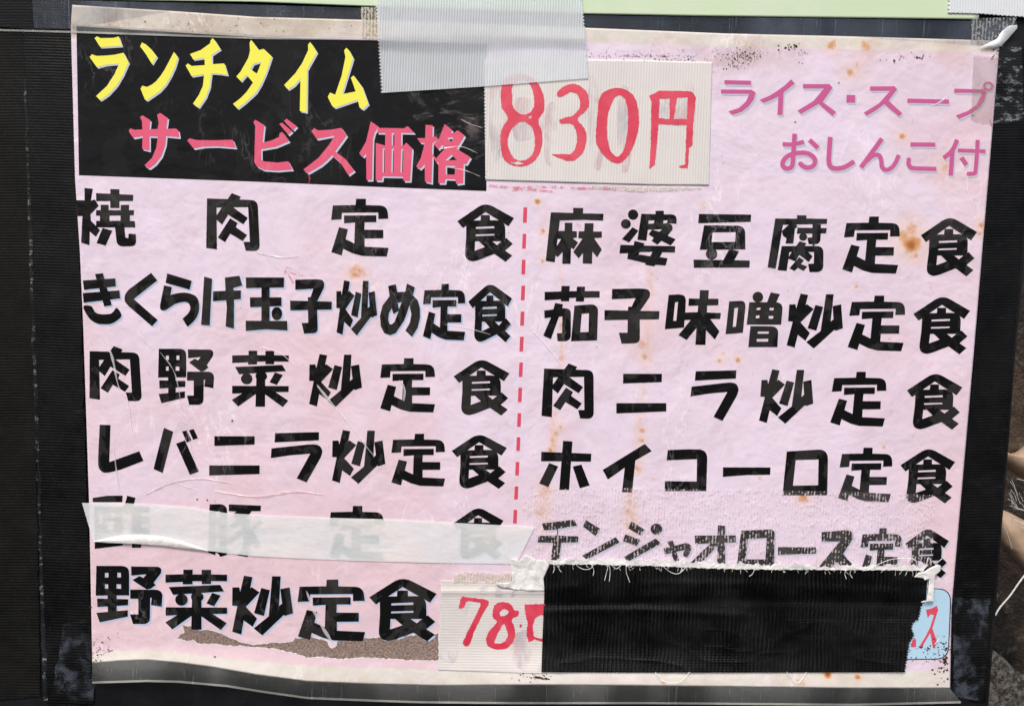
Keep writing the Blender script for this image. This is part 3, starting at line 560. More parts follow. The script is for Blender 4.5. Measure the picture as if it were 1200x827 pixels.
g10('ho', 625, 505, 'P 347,112 457,120 417,685 303,683;P 93,240 677,262 672,355 90,350;P 185,372 290,410 175,650 68,610;P 460,412 562,390 658,632 542,665')
g10('i', 700, 510, 'P 555,98 635,182 445,290 405,665 288,660 320,375 123,513 62,402')
g10('ko_k', 775, 510, 'P 75,170 340,160 540,165,110 525,648 38,650 42,532 412,537 418,275 62,290')
g10('bar', 0, 0, 'P 847.3,547.2 903,547.5 902.5,556 875,556.3 847,558.5', 1)
g10('ro', 880, 410, 'P 168,475 362,463,50 358,680 148,680;H 210,515 317,512 315,633 197,635', 4)
g10('chi', 615, 595, 'P 200,180 575,133 612,205 390,240 385,320 625,330 620,400 425,405 395,650 295,650 330,405 150,400 160,325 375,318 380,250 225,260')
g10('n', 615, 595, 'P 715,140 880,240 825,325 680,215;P 1060,340 1110,400 720,600 670,555')
g10('ji', 700, 600, 'P 400,105 550,200 500,268 360,185;P 325,255 500,320 460,392 300,335;E 690,195,68,65;P 680,305 748,360 350,580 312,520')
g10('ya_s', 775, 600, 'P 70,340 135,330 210,575 155,590;P 25,420 310,352,40 350,390 345,460 300,525 255,510 265,440 40,490')
g10('o', 775, 600, 'P 390,270 870,268 868,350 395,368;P 660,150 745,155 745,620 650,620;P 600,340 670,370 500,560 400,620 340,590 450,480')
g10('ro2', 0, 0, 'P 868.5,621.5 900,620 908,620,6 907,663 863.5,663;H 876.5,631 898.5,630 897,655 873.5,655', 1)
g10('bar2', 870, 605, 'P 415,355 860,358 857,430 415,445')
g10('su', 950, 605, 'P 125,182 420,155 485,175 497,250 378,435 560,640 470,660 300,530 200,640 100,580 340,290 130,290')
g10('su_vin', 95, 570, 'P 135,130 300,105 485,103 480,180 137,180;P 155,235 480,235 488,685 160,725;H 205,310 250,310 250,430 205,430;H 300,400 395,395 380,520 310,520;H 350,300 390,300 390,370 350,370;P 540,105 635,130 605,240 500,240;P 490,235 800,240 800,300 490,310;P 590,250 700,250 700,712 595,712;P 600,350 800,350 800,430 600,430;P 590,475 800,475 800,555 590,555')
g10('ton', 225, 575, 'P 205,155 410,152,90 405,745 330,768 300,725 275,720 270,750 190,720 200,250;H 280,240 325,235 325,310 280,310;H 278,405 325,405 325,465 278,465;H 275,550 320,550 315,660 270,660;P 430,155 805,170 800,235 695,235 650,300 560,330 500,330 480,270 520,240 430,235;P 410,430 540,330 580,380 430,470;P 405,570 560,450 610,500 420,620;P 600,560 700,430 800,620 755,690 690,600;P 700,400 790,330 830,370 720,460;P 560,300 680,330 692,620 650,770 525,750 590,680 600,560')
# header, supplementary line and blue box
g10('y_ra', 95, 35, 'P 158,100 185,78 225,100 380,97 440,80 478,190 225,205;P 100,320 125,288 180,308 300,303 400,292 495,270 555,385 490,530 420,650 320,760 225,825 175,775 300,660 390,520 445,398 300,410 185,440')
g10('y_n', 95, 35, 'P 690,195 712,150 760,175 820,230 885,315 830,405 760,290;P 1085,260 1130,325 1100,430 1050,540 990,640 920,720 770,825 745,815 695,690 715,655 770,670 830,640 880,600 935,530 980,460')
g10('y_chi', 190, 40, 'P 565,80 590,48 625,90 680,180 580,245 582,355 725,345 765,480 670,465 575,460 555,620 510,740 426,861 360,815 430,710 475,610 492,470 345,495 275,370 300,345 345,375 498,365 495,280 365,300 325,235 450,190 560,110')
g10('y_ta', 0, 0, 'P 294.3,47 303.5,59 309,57.5 318.5,66.5 315,77 311,88 306,99 300,109 288,120 278.5,127.5 273,122 281,116 289,108 296.5,97 288.8,88 282.5,95.5 277,90 282,84 286,77 291,68 293,60 292.5,50;H 296.9,75 306.5,72.6 301,86.7 293.5,81.3', 1)
g10('y_i', 310, 45, 'P 508,80 530,45 555,75 612,165 498,370 492,867 412,850 420,465 350,550 275,600 228,548 360,410 440,290 510,140')
g10('y_mu', 310, 45, 'P 930,145 955,112 985,140 1035,235 905,655 1065,622 1008,460 1040,435 1140,570 1212,770 1150,830 1110,810 1090,720 820,812 790,790 738,685 765,635 825,660 900,440 945,220')
g10('r_sa', 140, 125, 'P 240,125 268,103 360,160 350,265 445,262 458,190 440,95 475,75 565,135 545,262 660,258 690,285 700,360 545,345 535,450 490,580 420,670 345,725 292,685 380,600 430,480 448,350 350,348 350,515 265,495 270,345 160,365 108,290 125,255 175,272 268,268 262,170')
g10('r_bar', 0, 0, 'P 219.3,164.6 222.3,162.3 230.3,164.3 250,164.6 272.6,163.9 276.5,173.2 255,171.5 240,171.8 226.8,174', 1)
g10('r_bi', 245, 130, 'P 518,130 540,105 645,168 625,370 720,350 818,305 825,258 855,248 935,355 780,420 608,450 610,570 640,590 800,605 925,590 975,685 800,700 640,690 560,650 528,600 540,180;P 820,155 850,138 970,240 925,280;P 875,118 905,92 1025,182 985,225')
g10('r_su', 340, 135, 'P 248,185 280,155 330,180 480,170 600,150 660,240 525,425 640,510 750,650 680,700 590,560 490,470 430,530 360,590 205,680 155,635 330,500 460,340 520,240 310,280')
g10('r_ka', 440, 138, 'P 25,120 330,125 378,100 455,180 300,178 300,325 220,325 220,180 190,180 190,330 112,330 115,180 20,178;P 3,295 110,325 330,325 360,292 430,360 405,740 330,740 320,690 85,685 75,735 3,735;H 85,360 108,360 108,640 82,640;H 190,362 215,362 212,640 185,640;H 300,368 325,368 318,640 292,640;P -55,45 35,105 -10,175 -30,250 -40,728 -105,728 -110,420 -145,458 -190,418 -110,280')
g10('r_kaku', 440, 138, 'P 585,85 668,90 665,225 705,220 735,255 665,300 660,420 740,510 715,530 665,450 655,765 578,745 575,545 520,600 475,570 530,470 575,300 520,290 485,240 580,240;P 808,75 895,145 880,180 920,175 960,148 1042,210 950,365 1110,462 1060,545 1030,540 1025,765 945,775 930,720 820,715 810,765 735,765 735,520 700,500 720,460 820,350 780,320 735,370 680,310 740,250;H 840,235 910,230 880,295;H 810,500 890,430 955,495;H 820,562 930,562 925,665 820,665')
g10('m_ra', 840, 80, 'P 90,140 400,148 398,197 90,188;P 48,250 405,252 455,285 430,370 370,450 290,510 185,545 135,505 260,465 340,390 380,300 50,297')
g10('m_i', 840, 80, 'P 868,132 912,180 780,285 768,545 708,545 720,330 640,370 548,407 503,370 610,325 700,270 790,205')
g10('m_su', 820, 0, 'P 382,312 480,312 492,325 455,378 505,415 492,430 440,385 375,422 362,410 420,375 460,328 382,328', 3.158)
g10('m_dot', 960, 82, 'P 320,293 422,295 418,385 318,383')
g10('m_su2', 960, 82, 'P 595,195 880,192 912,228 810,360 972,510 930,542 760,400 670,470 560,535 520,500 620,440 700,390 830,245 595,245')
g10('m_bar', 1060, 82, 'P 35,335 520,348 518,398 33,385')
g10('m_pu', 1060, 82, 'P 583,220 925,230 960,262 930,370 870,450 780,510 640,572 600,532 740,480 840,410 900,290 895,270 580,268;E 978,193,62,55;HE 978,193,34,30')
g10('m_o', 905, 145, 'S50 122,240 245,243 370,212;S54 262,118 250,300 240,450 225,505 175,525 128,500 122,455 150,405 220,360 330,340 420,350 485,395 500,440 480,490 420,515 360,495 325,462;S52 435,190 535,285')
g10('m_shi', 905, 145, 'S56 678,156 665,330 662,450 690,510 760,525 850,505 955,443')
g10('m_n', 990, 145, 'S55 435,175 190,512;S50 250,440 330,375 400,370 425,430 435,505 480,540 540,520 590,460 630,368')
g10('m_ko', 990, 145, 'S50 768,243 1057,246;S50 750,408 745,470 785,518 930,525 1070,530')
g10('m_tsuki', 1060, 140, 'S52 615,238 560,360 460,450;S52 562,340 540,655;S45 625,362 945,374;S48 855,240 845,420 830,600 810,632 735,635;S50 665,445 725,532')
g10('b_su', 1040, 680, 'P 450,340 520,322 575,290 592,340 560,440 525,555 575,700 555,790 530,780 500,610 440,710 395,795 372,768 440,660 500,540 545,400 505,390 470,435;P 272,775 290,700 320,665 335,700 332,775;P 330,430 350,430 335,465')
# marker digits
g10('h8', 570, 70, 'C 92,240 105,150 150,108 210,92 280,112 335,160 366,240 368,320 332,392 355,470 348,570 300,650 240,678 160,672 108,625 90,540 95,450 135,375 100,310;HC 168,160 225,128 275,155 300,220 303,300 265,345 210,345 170,300 163,230;HC 240,395 295,440 310,530 295,600 250,640 190,638 150,590 135,530 150,460 195,408;H 150,655 200,648 245,662 200,672;H 265,365 285,358 292,370 275,378', 5.443)
g10('h3', 570, 70, 'C 450,215 480,182 540,155 600,170 645,220 654,290 630,330 582,378 625,440 637,500 625,570 590,620 540,647 480,632 420,605 480,603 540,600 570,560 580,500 568,445 540,408 480,410 465,388 500,372 560,352 598,300 590,240 570,215 530,208 490,235 460,237', 5.443)
g10('h0', 560, 0, 'C 520,600 528,500 540,425 580,395 640,393 690,430 710,520 697,610 660,690 615,720 570,700 530,650;HC 568,560 580,480 608,425 645,432 662,500 658,590 640,665 612,692 580,655', 3.76)
g10('hen', 560, 0, 'P 755,425 800,400 900,402 945,405,15 960,430 950,540 945,640 930,655 925,740 900,742 885,735 915,725 915,690 920,550 795,548 788,640 780,725 755,745 762,640 765,450;H 800,435 845,435 845,525 797,522;H 878,430 925,430 922,525 862,525', 3.76)
g10('h7', 510, 670, 'C 178,262 200,185 240,190 370,205 398,232 345,330 300,420 248,545 210,538 215,505 280,370 338,240 290,222 235,218 212,262 190,272', 6.364)
g10('h8b', 510, 670, 'C 430,300 445,245 500,222 560,240 590,282 622,290 618,325 572,352 592,420 592,490 550,555 480,577 410,562 380,512 400,445 460,372 432,340;HC 480,300 512,272 550,293 525,322 490,328;HC 510,385 535,430 542,480 505,525 442,527 470,450', 6.364)
g10('h0b', 510, 670, 'P 668,240 818,238 812,322 780,320 740,350 725,400 735,480 800,497 812,520 740,500 700,522 680,470 690,370 672,310;E 638,400,7,12', 6.364)

def lean(x): return -9.86e-5*(x-338)
def place(name, box=None):
    add, sub = G[name]
    if not box: return add, sub
    xs = [p[0] for g in add for p in g]; ys = [p[1] for g in add for p in g]
    x0, x1, y0, y1 = min(xs), max(xs), min(ys), max(ys); ym = (box[1]+box[3])/2
    dl = lean((box[0]+box[2])/2)-lean((x0+x1)/2); H_ = abs(dl)*(box[3]-box[1])/2
    sx = (box[2]-box[0]-2*H_*.5)/(x1-x0); sy = (box[3]-box[1])/(y1-y0); xm = (box[0]+box[2])/2
    f = lambda x, y: (xm+(x-(x0+x1)/2)*sx+dl*((box[1]+(y-y0)*sy)-ym), box[1]+(y-y0)*sy)
    return tf(add, f), tf(sub, f)
def char(gl, mat, label, box=None, shadow=None, dh=.12*MM):
    add, sub = place(gl, box); o = flat('printed_character', add, sub, mat, menu, dh, shadow=shadow); tag(o, label); return o
K = M['ink']
def line(items, what, shadow=None):
    for gl, ch, *bx in items: char(gl, K, 'heavy black character '+ch+' in '+what, bx[0] if bx else None, shadow)
line([('yaki', '焼'), ('niku', '肉'), ('tei', '定'), ('shoku', '食')], 'the first left line')
SB = (1.5, 1.5, M['shadow_blue'])
line([('ki', 'き'), ('ku', 'く'), ('ra_h', 'ら'), ('ge', 'げ'), ('tama', '玉'), ('ko', '子'), ('itame', '炒', (392, 328.3, 442.4, 393.2)), ('me', 'め'), ('tei', '定', (495.5, 332.5, 545.5, 398.7)), ('shoku', '食', (548.7, 333.7, 600, 401))], 'the second left line', SB)
line([('niku', '肉', (104.2, 405.2, 165.6, 469.8)), ('ya_no', '野'), ('sai', '菜'), ('itame', '炒', (359.8, 414.7, 424.6, 477)), ('tei', '定', (445.4, 419.5, 510, 483)), ('shoku', '食', (531.5, 422, 597, 486.7))], 'the third left line')
line([('re', 'レ'), ('ba', 'バ'), ('ni', 'ニ'), ('ra_k', 'ラ'), ('itame', '炒', (386.7, 503.6, 452, 566.5)), ('tei', '定', (458.5, 508, 521.8, 569.6)), ('shoku', '食', (529.3, 509.7, 594, 572.5))], 'the fourth left line')
line([('su_vin', '酢'), ('ton', '豚'), ('tei', '定', (385.7, 592.4, 450, 656.6)), ('shoku', '食', (531, 595.5, 590, 655.5))], 'the line behind the white strip')
line([('ya_no', '野', (112, 662.6, 190.3, 730.7)), ('sai', '菜', (193.4, 667, 266.5, 737.8)), ('itame', '炒', (269, 674, 344, 744)), ('tei', '定', (348.7, 678.7, 427.8, 750.8)), ('shoku', '食', (432.6, 678, 512, 751))], 'the last left line', SB)
line([('ma', '麻'), ('baa', '婆'), ('mame', '豆'), ('fu', '腐'), ('tei', '定', (987.5, 253.8, 1055, 320.5)), ('shoku', '食', (1077.5, 255.8, 1145, 323.8))], 'the first right line')
line([('nasu', '茄'), ('ko', '子', (707.5, 338, 773.2, 402.5)), ('aji', '味'), ('so', '噌'), ('itame', '炒'), ('tei', '定', (993.8, 346.3, 1061.3, 411.3)), ('shoku', '食', (1068.8, 348.3, 1136.8, 415))], 'the second right line')
line([('niku', '肉', (635, 425.7, 697.4, 490.3)), ('ni2', 'ニ'), ('ra_k', 'ラ', (808.6, 433.7, 866, 493)), ('itame', '炒', (889.3, 432.5, 953, 496.3)), ('tei', '定', (973.3, 435.5, 1039.3, 499.5)), ('shoku', '食', (1061.3, 438.3, 1127.8, 503.3))], 'the third right line')
line([('ho', 'ホ'), ('i', 'イ'), ('ko_k', 'コ'), ('bar', 'ー'), ('ro', 'ロ'), ('tei', '定', (982.5, 524.3, 1046.3, 588)), ('shoku', '食', (1053.8, 526.3, 1119.3, 589.5))], 'the fourth right line')
line([('chi', 'チ'), ('n', 'ン'), ('ji', 'ジ'), ('ya_s', 'ャ'), ('o', 'オ'), ('ro2', 'ロ'), ('bar2', 'ー'), ('su', 'ス'), ('tei', '定', (1007, 618.5, 1057.5, 681)), ('shoku', '食', (1059.6, 620, 1112, 677))], 'the line under crackled tape', (1.7, 1.7, M['shadow_grey']))
for gl, ch in [('y_ra', 'ラ'), ('y_n', 'ン'), ('y_chi', 'チ'), ('y_ta', 'タ'), ('y_i', 'イ'), ('y_mu', 'ム')]: char(gl, M['yellow'], 'yellow brushed character '+ch+' on the black panel', None, (1.5, 1.7, M['shadow_pale']), .16*MM)
for gl, ch in [('r_sa', 'サ'), ('r_bar', 'ー'), ('r_bi', 'ビ'), ('r_su', 'ス'), ('r_ka', '価'), ('r_kaku', '格')]: char(gl, M['rose'], 'rose brushed character '+ch+' on the black panel', None, (1.7, 2.0, M['shadow_pale']), .16*MM)
for gl, ch in [('m_ra', 'ラ'), ('m_i', 'イ'), ('m_su', 'ス'), ('m_dot', '・'), ('m_su2', 'ス'), ('m_bar', 'ー'), ('m_pu', 'プ'), ('m_o', 'お'), ('m_shi', 'し'), ('m_n', 'ん'), ('m_ko', 'こ'), ('m_tsuki', '付')]: char(gl, M['magenta'], 'thin magenta character '+ch+' at the upper right', None, (1.6, 2.3, M['shadow_grey']), .13*MM)
char('b_su', M['dash'], 'red character ス in the light blue box', None, None, .14*MM)

# ---- marks on the sheet: creases and painted glare of the film, red smears, mould specks
def ridge(name, pts, wd, mat, dh=.20*MM, lift=.10*MM):
    """a thin raised fold of film: tent-shaped strip tapering at both ends"""
    c = catmull(pts, False, 6); V = []; Fc = []; n = len(c)
    for i, p in enumerate(c):
        a = Vector(c[max(0, i-1)]); b = Vector(c[min(n-1, i+1)]); d = (b-a).normalized(); nn = Vector((-d.y, d.x))
        t = i/(n-1); wl = wd*(.15+.85*math.sin(math.pi*min(1, t*1.02))**.6)*(.6+.8*noise.noise(Vector((p[0]/9, p[1]/9, 1)))+.3)/2
        for s, hh in ((-1, 0), (0, lift), (1, 0)):
            q = Vector(p)+nn*wl*s; V.append(P(q.x, q.y, float(HP(q.x, q.y))+dh+hh))
        if i: 
            b_ = (i-1)*3; Fc += [(b_, b_+3, b_+4, b_+1), (b_+1, b_+4, b_+5, b_+2)]
    return mesh_np(name, V, Fc, mat, menu)
for pts, wd in [([(116, 390), (130, 414), (139, 453), (150, 472), (155, 506)], 2.4), ([(160, 390), (168, 398), (181, 411)], 2), ([(187, 412), (205, 438), (215, 487), (232, 554)], 1.4), ([(132, 518), (136, 548), (140, 575)], 1.6),
                ([(371, 450), (393, 477), (415, 505), (438, 534)], 2.0), ([(620, 385), (634, 398), (646, 412), (657, 427)], 2.4), ([(359, 692), (370, 720), (380, 738), (393, 757)], 3.6), ([(372, 452), (380, 462), (390, 475)], 3.5),
                ([(468, 445), (474, 456), (473, 470)], 4), ([(1090, 125), (1100, 121), (1112, 112)], 2.2), ([(205, 565), (218, 570), (232, 574)], 1.6), 
                ([(520, 380), (545, 384), (575, 392)], 1.3), ([(515, 175), (540, 172), (560, 180)], 1.3), ([(540, 140), (552, 146), (566, 150)], 1.2), ([(525, 196), (545, 200), (563, 207)], 1.6), ([(300, 165+240), (330, 415), (345, 430)], 1.0)]:
    ridge('film_crease', pts, wd, M['crease'])  # pale folds; the widest ones over 定 are painted glare
for pts, wd in [([(170, 580), (200, 566), (235, 561), (270, 566)], 2.2), ([(250, 575), (300, 582), (345, 576), (380, 580)], 2.4), 
                ([(300, 296), (330, 302), (350, 300)], 1.2)]:
    ridge('film_crease', pts, wd*1.6, M['crease_soft'], lift=.22*MM)
for spec in ['S1.6 335,313 343,316 351,320', 'S1.8 336,318 340,325 344,334', 'S1.5 334,316 334,322', 'S1.4 338,318 348,322 357,323', 'S1.5 364,321.5 370,325', 'S2 362,204 363,212 361,216', 'S3.2 573,217 600,220 640,219 690,221 722,221', 'S2.5 600,223 620,222 650,225', 'S5 676,263 681,266', 'S1.5 1160,140 1163,150']:
    a_, s_ = parse(spec); flat('marker_smear', a_, s_, M['smear'], menu, .2*MM)
rs = random.Random(11); VV, FF = [], []
def speck(x, y, r, dh=.22*MM):
    n_ = rs.randint(5, 7); b = len(VV); a0 = rs.random()*6
    for j in range(n_):
        a = a0+j*2*math.pi/n_; q = r*rs.uniform(.55, 1.25); X, Y = x+math.cos(a)*q, y+math.sin(a)*q*.8; VV.append(P(X, Y, float(HP(X, Y))+dh))
    f = list(range(b, b+n_)); nrm = (VV[f[1]]-VV[f[0]]).cross(VV[f[2]]-VV[f[0]]); FF.append(f if nrm.y < 0 else f[::-1])
for cx, cy, rx, ry, n_, r0 in [(872, 66, 16, 8, 85, .75), (858, 78, 14, 2.5, 35, .6), (928, 55, 14, 4, 26, 1.0), (940, 66, 10, 8, 14, .6), (1060, 68, 16, 6, 16, .9), (1080, 66, 4, 3, 4, 1.6), (1167, 62, 4, 10, 10, 1.1), (1080, 768, 22, 12, 30, .9), (1102, 772, 9, 26, 42, 1.2), (1085, 760, 8, 3, 10, 1.4), (1108, 770, 3, 26, 26, 1.6), (120, 752, 18, 9, 26, .7), (118, 764, 10, 6, 14, .9), (112, 770, 5, 8, 10, 1.0), (300, 520, 260, 220, 60, .45), (860, 400, 260, 250, 70, .45), (600, 420, 480, 360, 50, .5), (620, 792, 18, 4, 22, 1.1), (635, 793, 8, 2, 14, 1.8), (230, 30, 130, 9, 60, .7), (720, 62, 60, 4, 40, .55), (765, 66, 70, 1.6, 110, .6), (800, 70, 60, 2, 40, .7), (880, 60, 60, 5, 60, .5), (800, 70, 26, 4, 24, .5), (175, 620, 60, 40, 4, .6)]:
    for i in range(n_): speck(rs.gauss(cx, rx*.6), rs.gauss(cy, ry*.6), r0*rs.uniform(.4, 1.3))
for x, y, r in [(1048, 71, 1.6), (1075, 68, 1.8), (252, 769, 1.6), (453, 770.5, 1.6), (231, 585, 1.3), (243, 585.5, 1.2), (309, 621, 1.1), (309, 625, .8), (272, 493, 1.3), (953, 287, 1.5), (932, 143, 1.2), (106, 711, 1.6), (983, 97, 1)]: speck(x, y, r)
tag(mesh_np('mould_specks', VV, FF, M['mould'], menu), kind='stuff')

# ------------------------------------------------------------------ papers and tapes on top of the sheet
def ribattr(pitch, axis='x', sk=.0):
    def f(px, py, U, Vv):
        c = px+py*.045 if axis == 'x' else py-px*.01
        return 'rib', .5-.5*np.sin(c*2*math.pi/pitch)
    return f
def ribbed(h0, pitch, amp, axis='x', extra=None):
    def f(px, py, U, Vv):
        c = px+py*.045 if axis == 'x' else py-px*.01
        h = HP(px, py)+h0*MM+amp*MM*(.5+.5*np.sin(c*2*math.pi/pitch))+.25*MM*(fbm(px, py, 38, 12, 3)-.5)
        return h+(extra(px, py, U, Vv)*MM if extra is not None else 0)
    return f
def teeth(left=0, right=0, bottom=0, pitch=4.0):
    def e(U, Vv, px, py):
        tri = np.abs(((py/pitch) % 1)-.5)*2; trx = np.abs(((px/pitch) % 1)-.5)*2; nu = U.shape[1]
        wl = np.clip(1-U*nu/3, 0, 1); wr = np.clip(1-(1-U)*nu/3, 0, 1); nv = U.shape[0]; wb = np.clip(1-(1-Vv)*nv/3, 0, 1)
        return px-wl*left*tri+wr*right*tri, py+wb*bottom*trx
    return e
# mint green paper along the top edge
o = sheet('green_paper', [(118, -25), (300, -25), (1150, -25)], [(118, 0), (300, 2.5), (443, 8), (684, 16.5), (820, 19), (1147, 23)], 120, 20, M['green'], None, lambda px, py, U, Vv: HP(px, py)+.55*MM, skirt=.3*MM)
tag(o, 'mint green laminated paper overlapping the top of the menu sheet', 'paper')
# crackled glue film left of the ribbed tape
o = sheet('crackled_tape', [(423, 8.5), (446, 9)], [(424, 45.5), (447, 47)], 20, 30, M['crackle_white'], None, H2(.7)); tag(o, 'small crackled clear tape end left of the translucent ribbed tape', 'tape')
o = sheet('clear_tape', [(447, 47), (570, 75)], [(455, 112), (572, 214)], 50, 60, M['wispy'], None, H2(.28)); tag(o, 'wrinkled clear film over the right end of the black header panel', 'tape')
# off-white price label 830
price = empty('price_label', 700, 143, 1.3*MM); tag(price, 'off-white ribbed tape label hand-lettered 830円 in red marker', 'label')
hl = ribbed(.24, 3.3, .035, 'x')
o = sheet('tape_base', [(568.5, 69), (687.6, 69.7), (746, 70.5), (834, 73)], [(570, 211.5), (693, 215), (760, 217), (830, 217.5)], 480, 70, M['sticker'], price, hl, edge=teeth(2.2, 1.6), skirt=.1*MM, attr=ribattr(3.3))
o = sheet('glue_residue', [(693, 217.5), (760, 219), (822, 219)], [(693, 221), (750, 225), (822, 222)], 60, 8, M['crackle_white'], None, H2(.3), edge=lambda U, Vv, px, py: (px, py+3*(fbm(px, py, 5, 2)-.5))); tag(o, 'cream glue residue along the lower edge of the 830円 price label', 'residue')
HL = lambda px, py: hl(np.asarray(px, float), np.asarray(py, float), None, None)*1.0
for i_, gl in enumerate(('h8', 'h3', 'h0', 'hen', 'h7', 'h8b', 'h0b')): G[gl] = ([ragged(g, .42, .15, i_+20) for g in G[gl][0]], [ragged(g, .42, -.15, i_+40) for g in G[gl][1]])
for gl in ('h8', 'h3', 'h0', 'hen'):
    o = flat('handwritten_character' if gl == 'hen' else 'handwritten_digit', *G[gl], M['marker'], price, .07*MM, hfun=lambda px, py: HP(px, py)+.28*MM+.25*MM*(fbm(np.asarray(px, float), np.asarray(py, float), 38, 12, 3)-.5), seg=5)
    tag(o, {'h8': 'red marker 8', 'h3': 'red marker 3', 'h0': 'red marker 0', 'hen': 'red marker 円'}[gl])
k = NT('faded_marks'); n = k.noise(55, 4, .6, .4, sc=(1.6, 1, .6)); k.set(Base_Color=k.mix(k.ramp(k.noise(30, 2), .4, .6), lin(176, 190, 208), lin(214, 160, 172)), Roughness=.6); k.alpha(k.ramp(n, .42, .66, 0, .34)); M['faded'] = k.m
def faint(polys, par, what):
    for i, p in enumerate(polys): tag(flat('faded_mark', [catmull(p)], [], M['faded'], par, .045*MM, hfun=lambda px, py: HP(px, py)+.25*MM+.25*MM*(fbm(np.asarray(px, float), np.asarray(py, float), 38, 12, 3)-.5), seg=8), what)
faint([[(574, 104), (590, 100), (592, 180), (576, 182)], [(600, 120), (625, 118), (640, 150), (605, 165)], [(640, 128), (652, 126), (650, 188), (638, 186)], [(690, 96), (705, 96), (706, 190), (692, 188)], [(725, 110), (738, 110), (738, 195), (724, 190)], [(775, 100), (812, 100), (808, 145), (775, 140)]], price, 'faded smudge under the red lettering')
# translucent ribbed tape at the top centre, laid over the price label
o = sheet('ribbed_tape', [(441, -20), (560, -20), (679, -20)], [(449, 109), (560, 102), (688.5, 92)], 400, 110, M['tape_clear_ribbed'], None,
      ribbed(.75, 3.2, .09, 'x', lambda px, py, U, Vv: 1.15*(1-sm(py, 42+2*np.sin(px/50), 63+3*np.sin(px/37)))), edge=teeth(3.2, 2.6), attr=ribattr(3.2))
tag(o, 'translucent ribbed tape with pinked ends hanging over the header from above', 'tape')
# top right tapes
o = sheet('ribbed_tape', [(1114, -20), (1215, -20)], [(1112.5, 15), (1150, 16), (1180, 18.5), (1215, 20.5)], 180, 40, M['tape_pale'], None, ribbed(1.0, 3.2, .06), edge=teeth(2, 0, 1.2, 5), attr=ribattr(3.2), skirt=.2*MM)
tag(o, 'pale ribbed tape at the top right corner over the green paper', 'tape')
o = sheet('crackled_tape', [(1138, 22), (1192, 20)], [(1138, 50), (1175, 55)], 40, 30, M['crackle_grey'], None, H2(.7)); tag(o, 'crackled grey tape on the top right corner of the pouch', 'tape')
o = sheet('aged_tape', [(1141, 65), (1169.5, 66)], [(1138, 143), (1162, 146)], 24, 50, M['aged_tape'], None, H2(.45), edge=lambda U, Vv, px, py: (px+1.5*(fbm(px, py, 9, 2)-.5)*(1-U), py-4*(1-U)**6*(Vv > .9)+2*(fbm(px, py, 8, 4)-.5)*(Vv > .95)))
tag(o, 'yellowed clear tape over the last magenta character at the upper right', 'tape')
o = sheet('curled_corner', [(1149, 55), (1168, 46), (1175, 36), (1183, 30), (1192, 29.5)], [(1150, 57), (1166, 56.5), (1173, 54), (1182, 45), (1192, 33.5)], 40, 14, M['curl'], None, lambda px, py, U, Vv: HP(px, py)+(.9+.7*np.sin(Vv*math.pi)*np.sin(U*math.pi)+.6*U)*MM)
tag(o, 'white curled film corner at the top right of the pouch', 'film')
# white translucent strip
def strip_h(px, py, U, Vv): return HP(px, py)+(.55+.8*sm(Vv, .72, 1)*sm(px, 330, 120)*sm(px, 98, 140)+.35*(fbm(px, py, 30, 21, 4)-.5))*MM
o = sheet('white_strip', [(96, 589), (142, 589), (180, 591), (220, 594), (266.5, 601), (313, 603.5), (360, 605.7), (449, 608), (526, 612), (627, 617)], [(109.5, 634.6), (158, 636), (180, 637.5), (204, 640), (241.6, 645), (297.5, 651.4), (359.7, 654.5), (427, 657), (526, 659.5), (605, 660.5)], 220, 40, M['strip'], None, strip_h)
tag(o, 'translucent white film strip blanking out a dish on the left', 'tape')
lipm = sheet('folded_lip', [(110, 634), (125, 630), (145, 626.5), (165, 626), (190, 628), (212, 633), (232, 640), (243, 644.5)], [(110, 634.8), (125, 635.8), (158, 636.8), (172, 637.6), (190, 639), (212, 641.8), (232, 644.3), (243, 645.6)], 60, 6, M['torn'], None, lambda px, py, U, Vv: strip_h(px, py, U, Vv*.2+.8)+(.2+.5*np.sin(Vv*3.1))*MM)
lipm.parent = o
o = sheet('strip_fold', [(112, 634.5), (140, 631), (165, 629), (190, 631), (215, 637), (243, 645.5)], [(112, 635.2), (158, 636.6), (180, 638), (204, 640.6), (225, 643.6), (243, 646)], 50, 4, M['torn'], o, lambda px, py, U, Vv: HP(px, py)+(1.5+.5*np.sin(Vv*3.1))*MM) if False else o
# faint clear tape band under the strip (shiny edge)
o = sheet('crackled_tape', [(612, 590), (626, 574), (700, 571), (870, 574), (1000, 576), (1096, 580)], [(626, 668), (640, 670), (720, 672), (870, 676), (1000, 677), (1091, 677)], 300, 60, M['crackle'], None, H2(.36))
tag(o, 'crackled clear cloth tape over the last right line, above the black patch', 'tape')
o = sheet('glue_residue', [(531, 672), (560, 670), (602, 672)], [(531, 683), (560, 682), (602, 684)], 60, 14, M['crackle_white'], None, H2(.5), edge=lambda U, Vv, px, py: (px, py+6*(fbm(px, py, 5, 2)-.5))); tag(o, 'crackled glue residue above the 78 price label', 'residue')
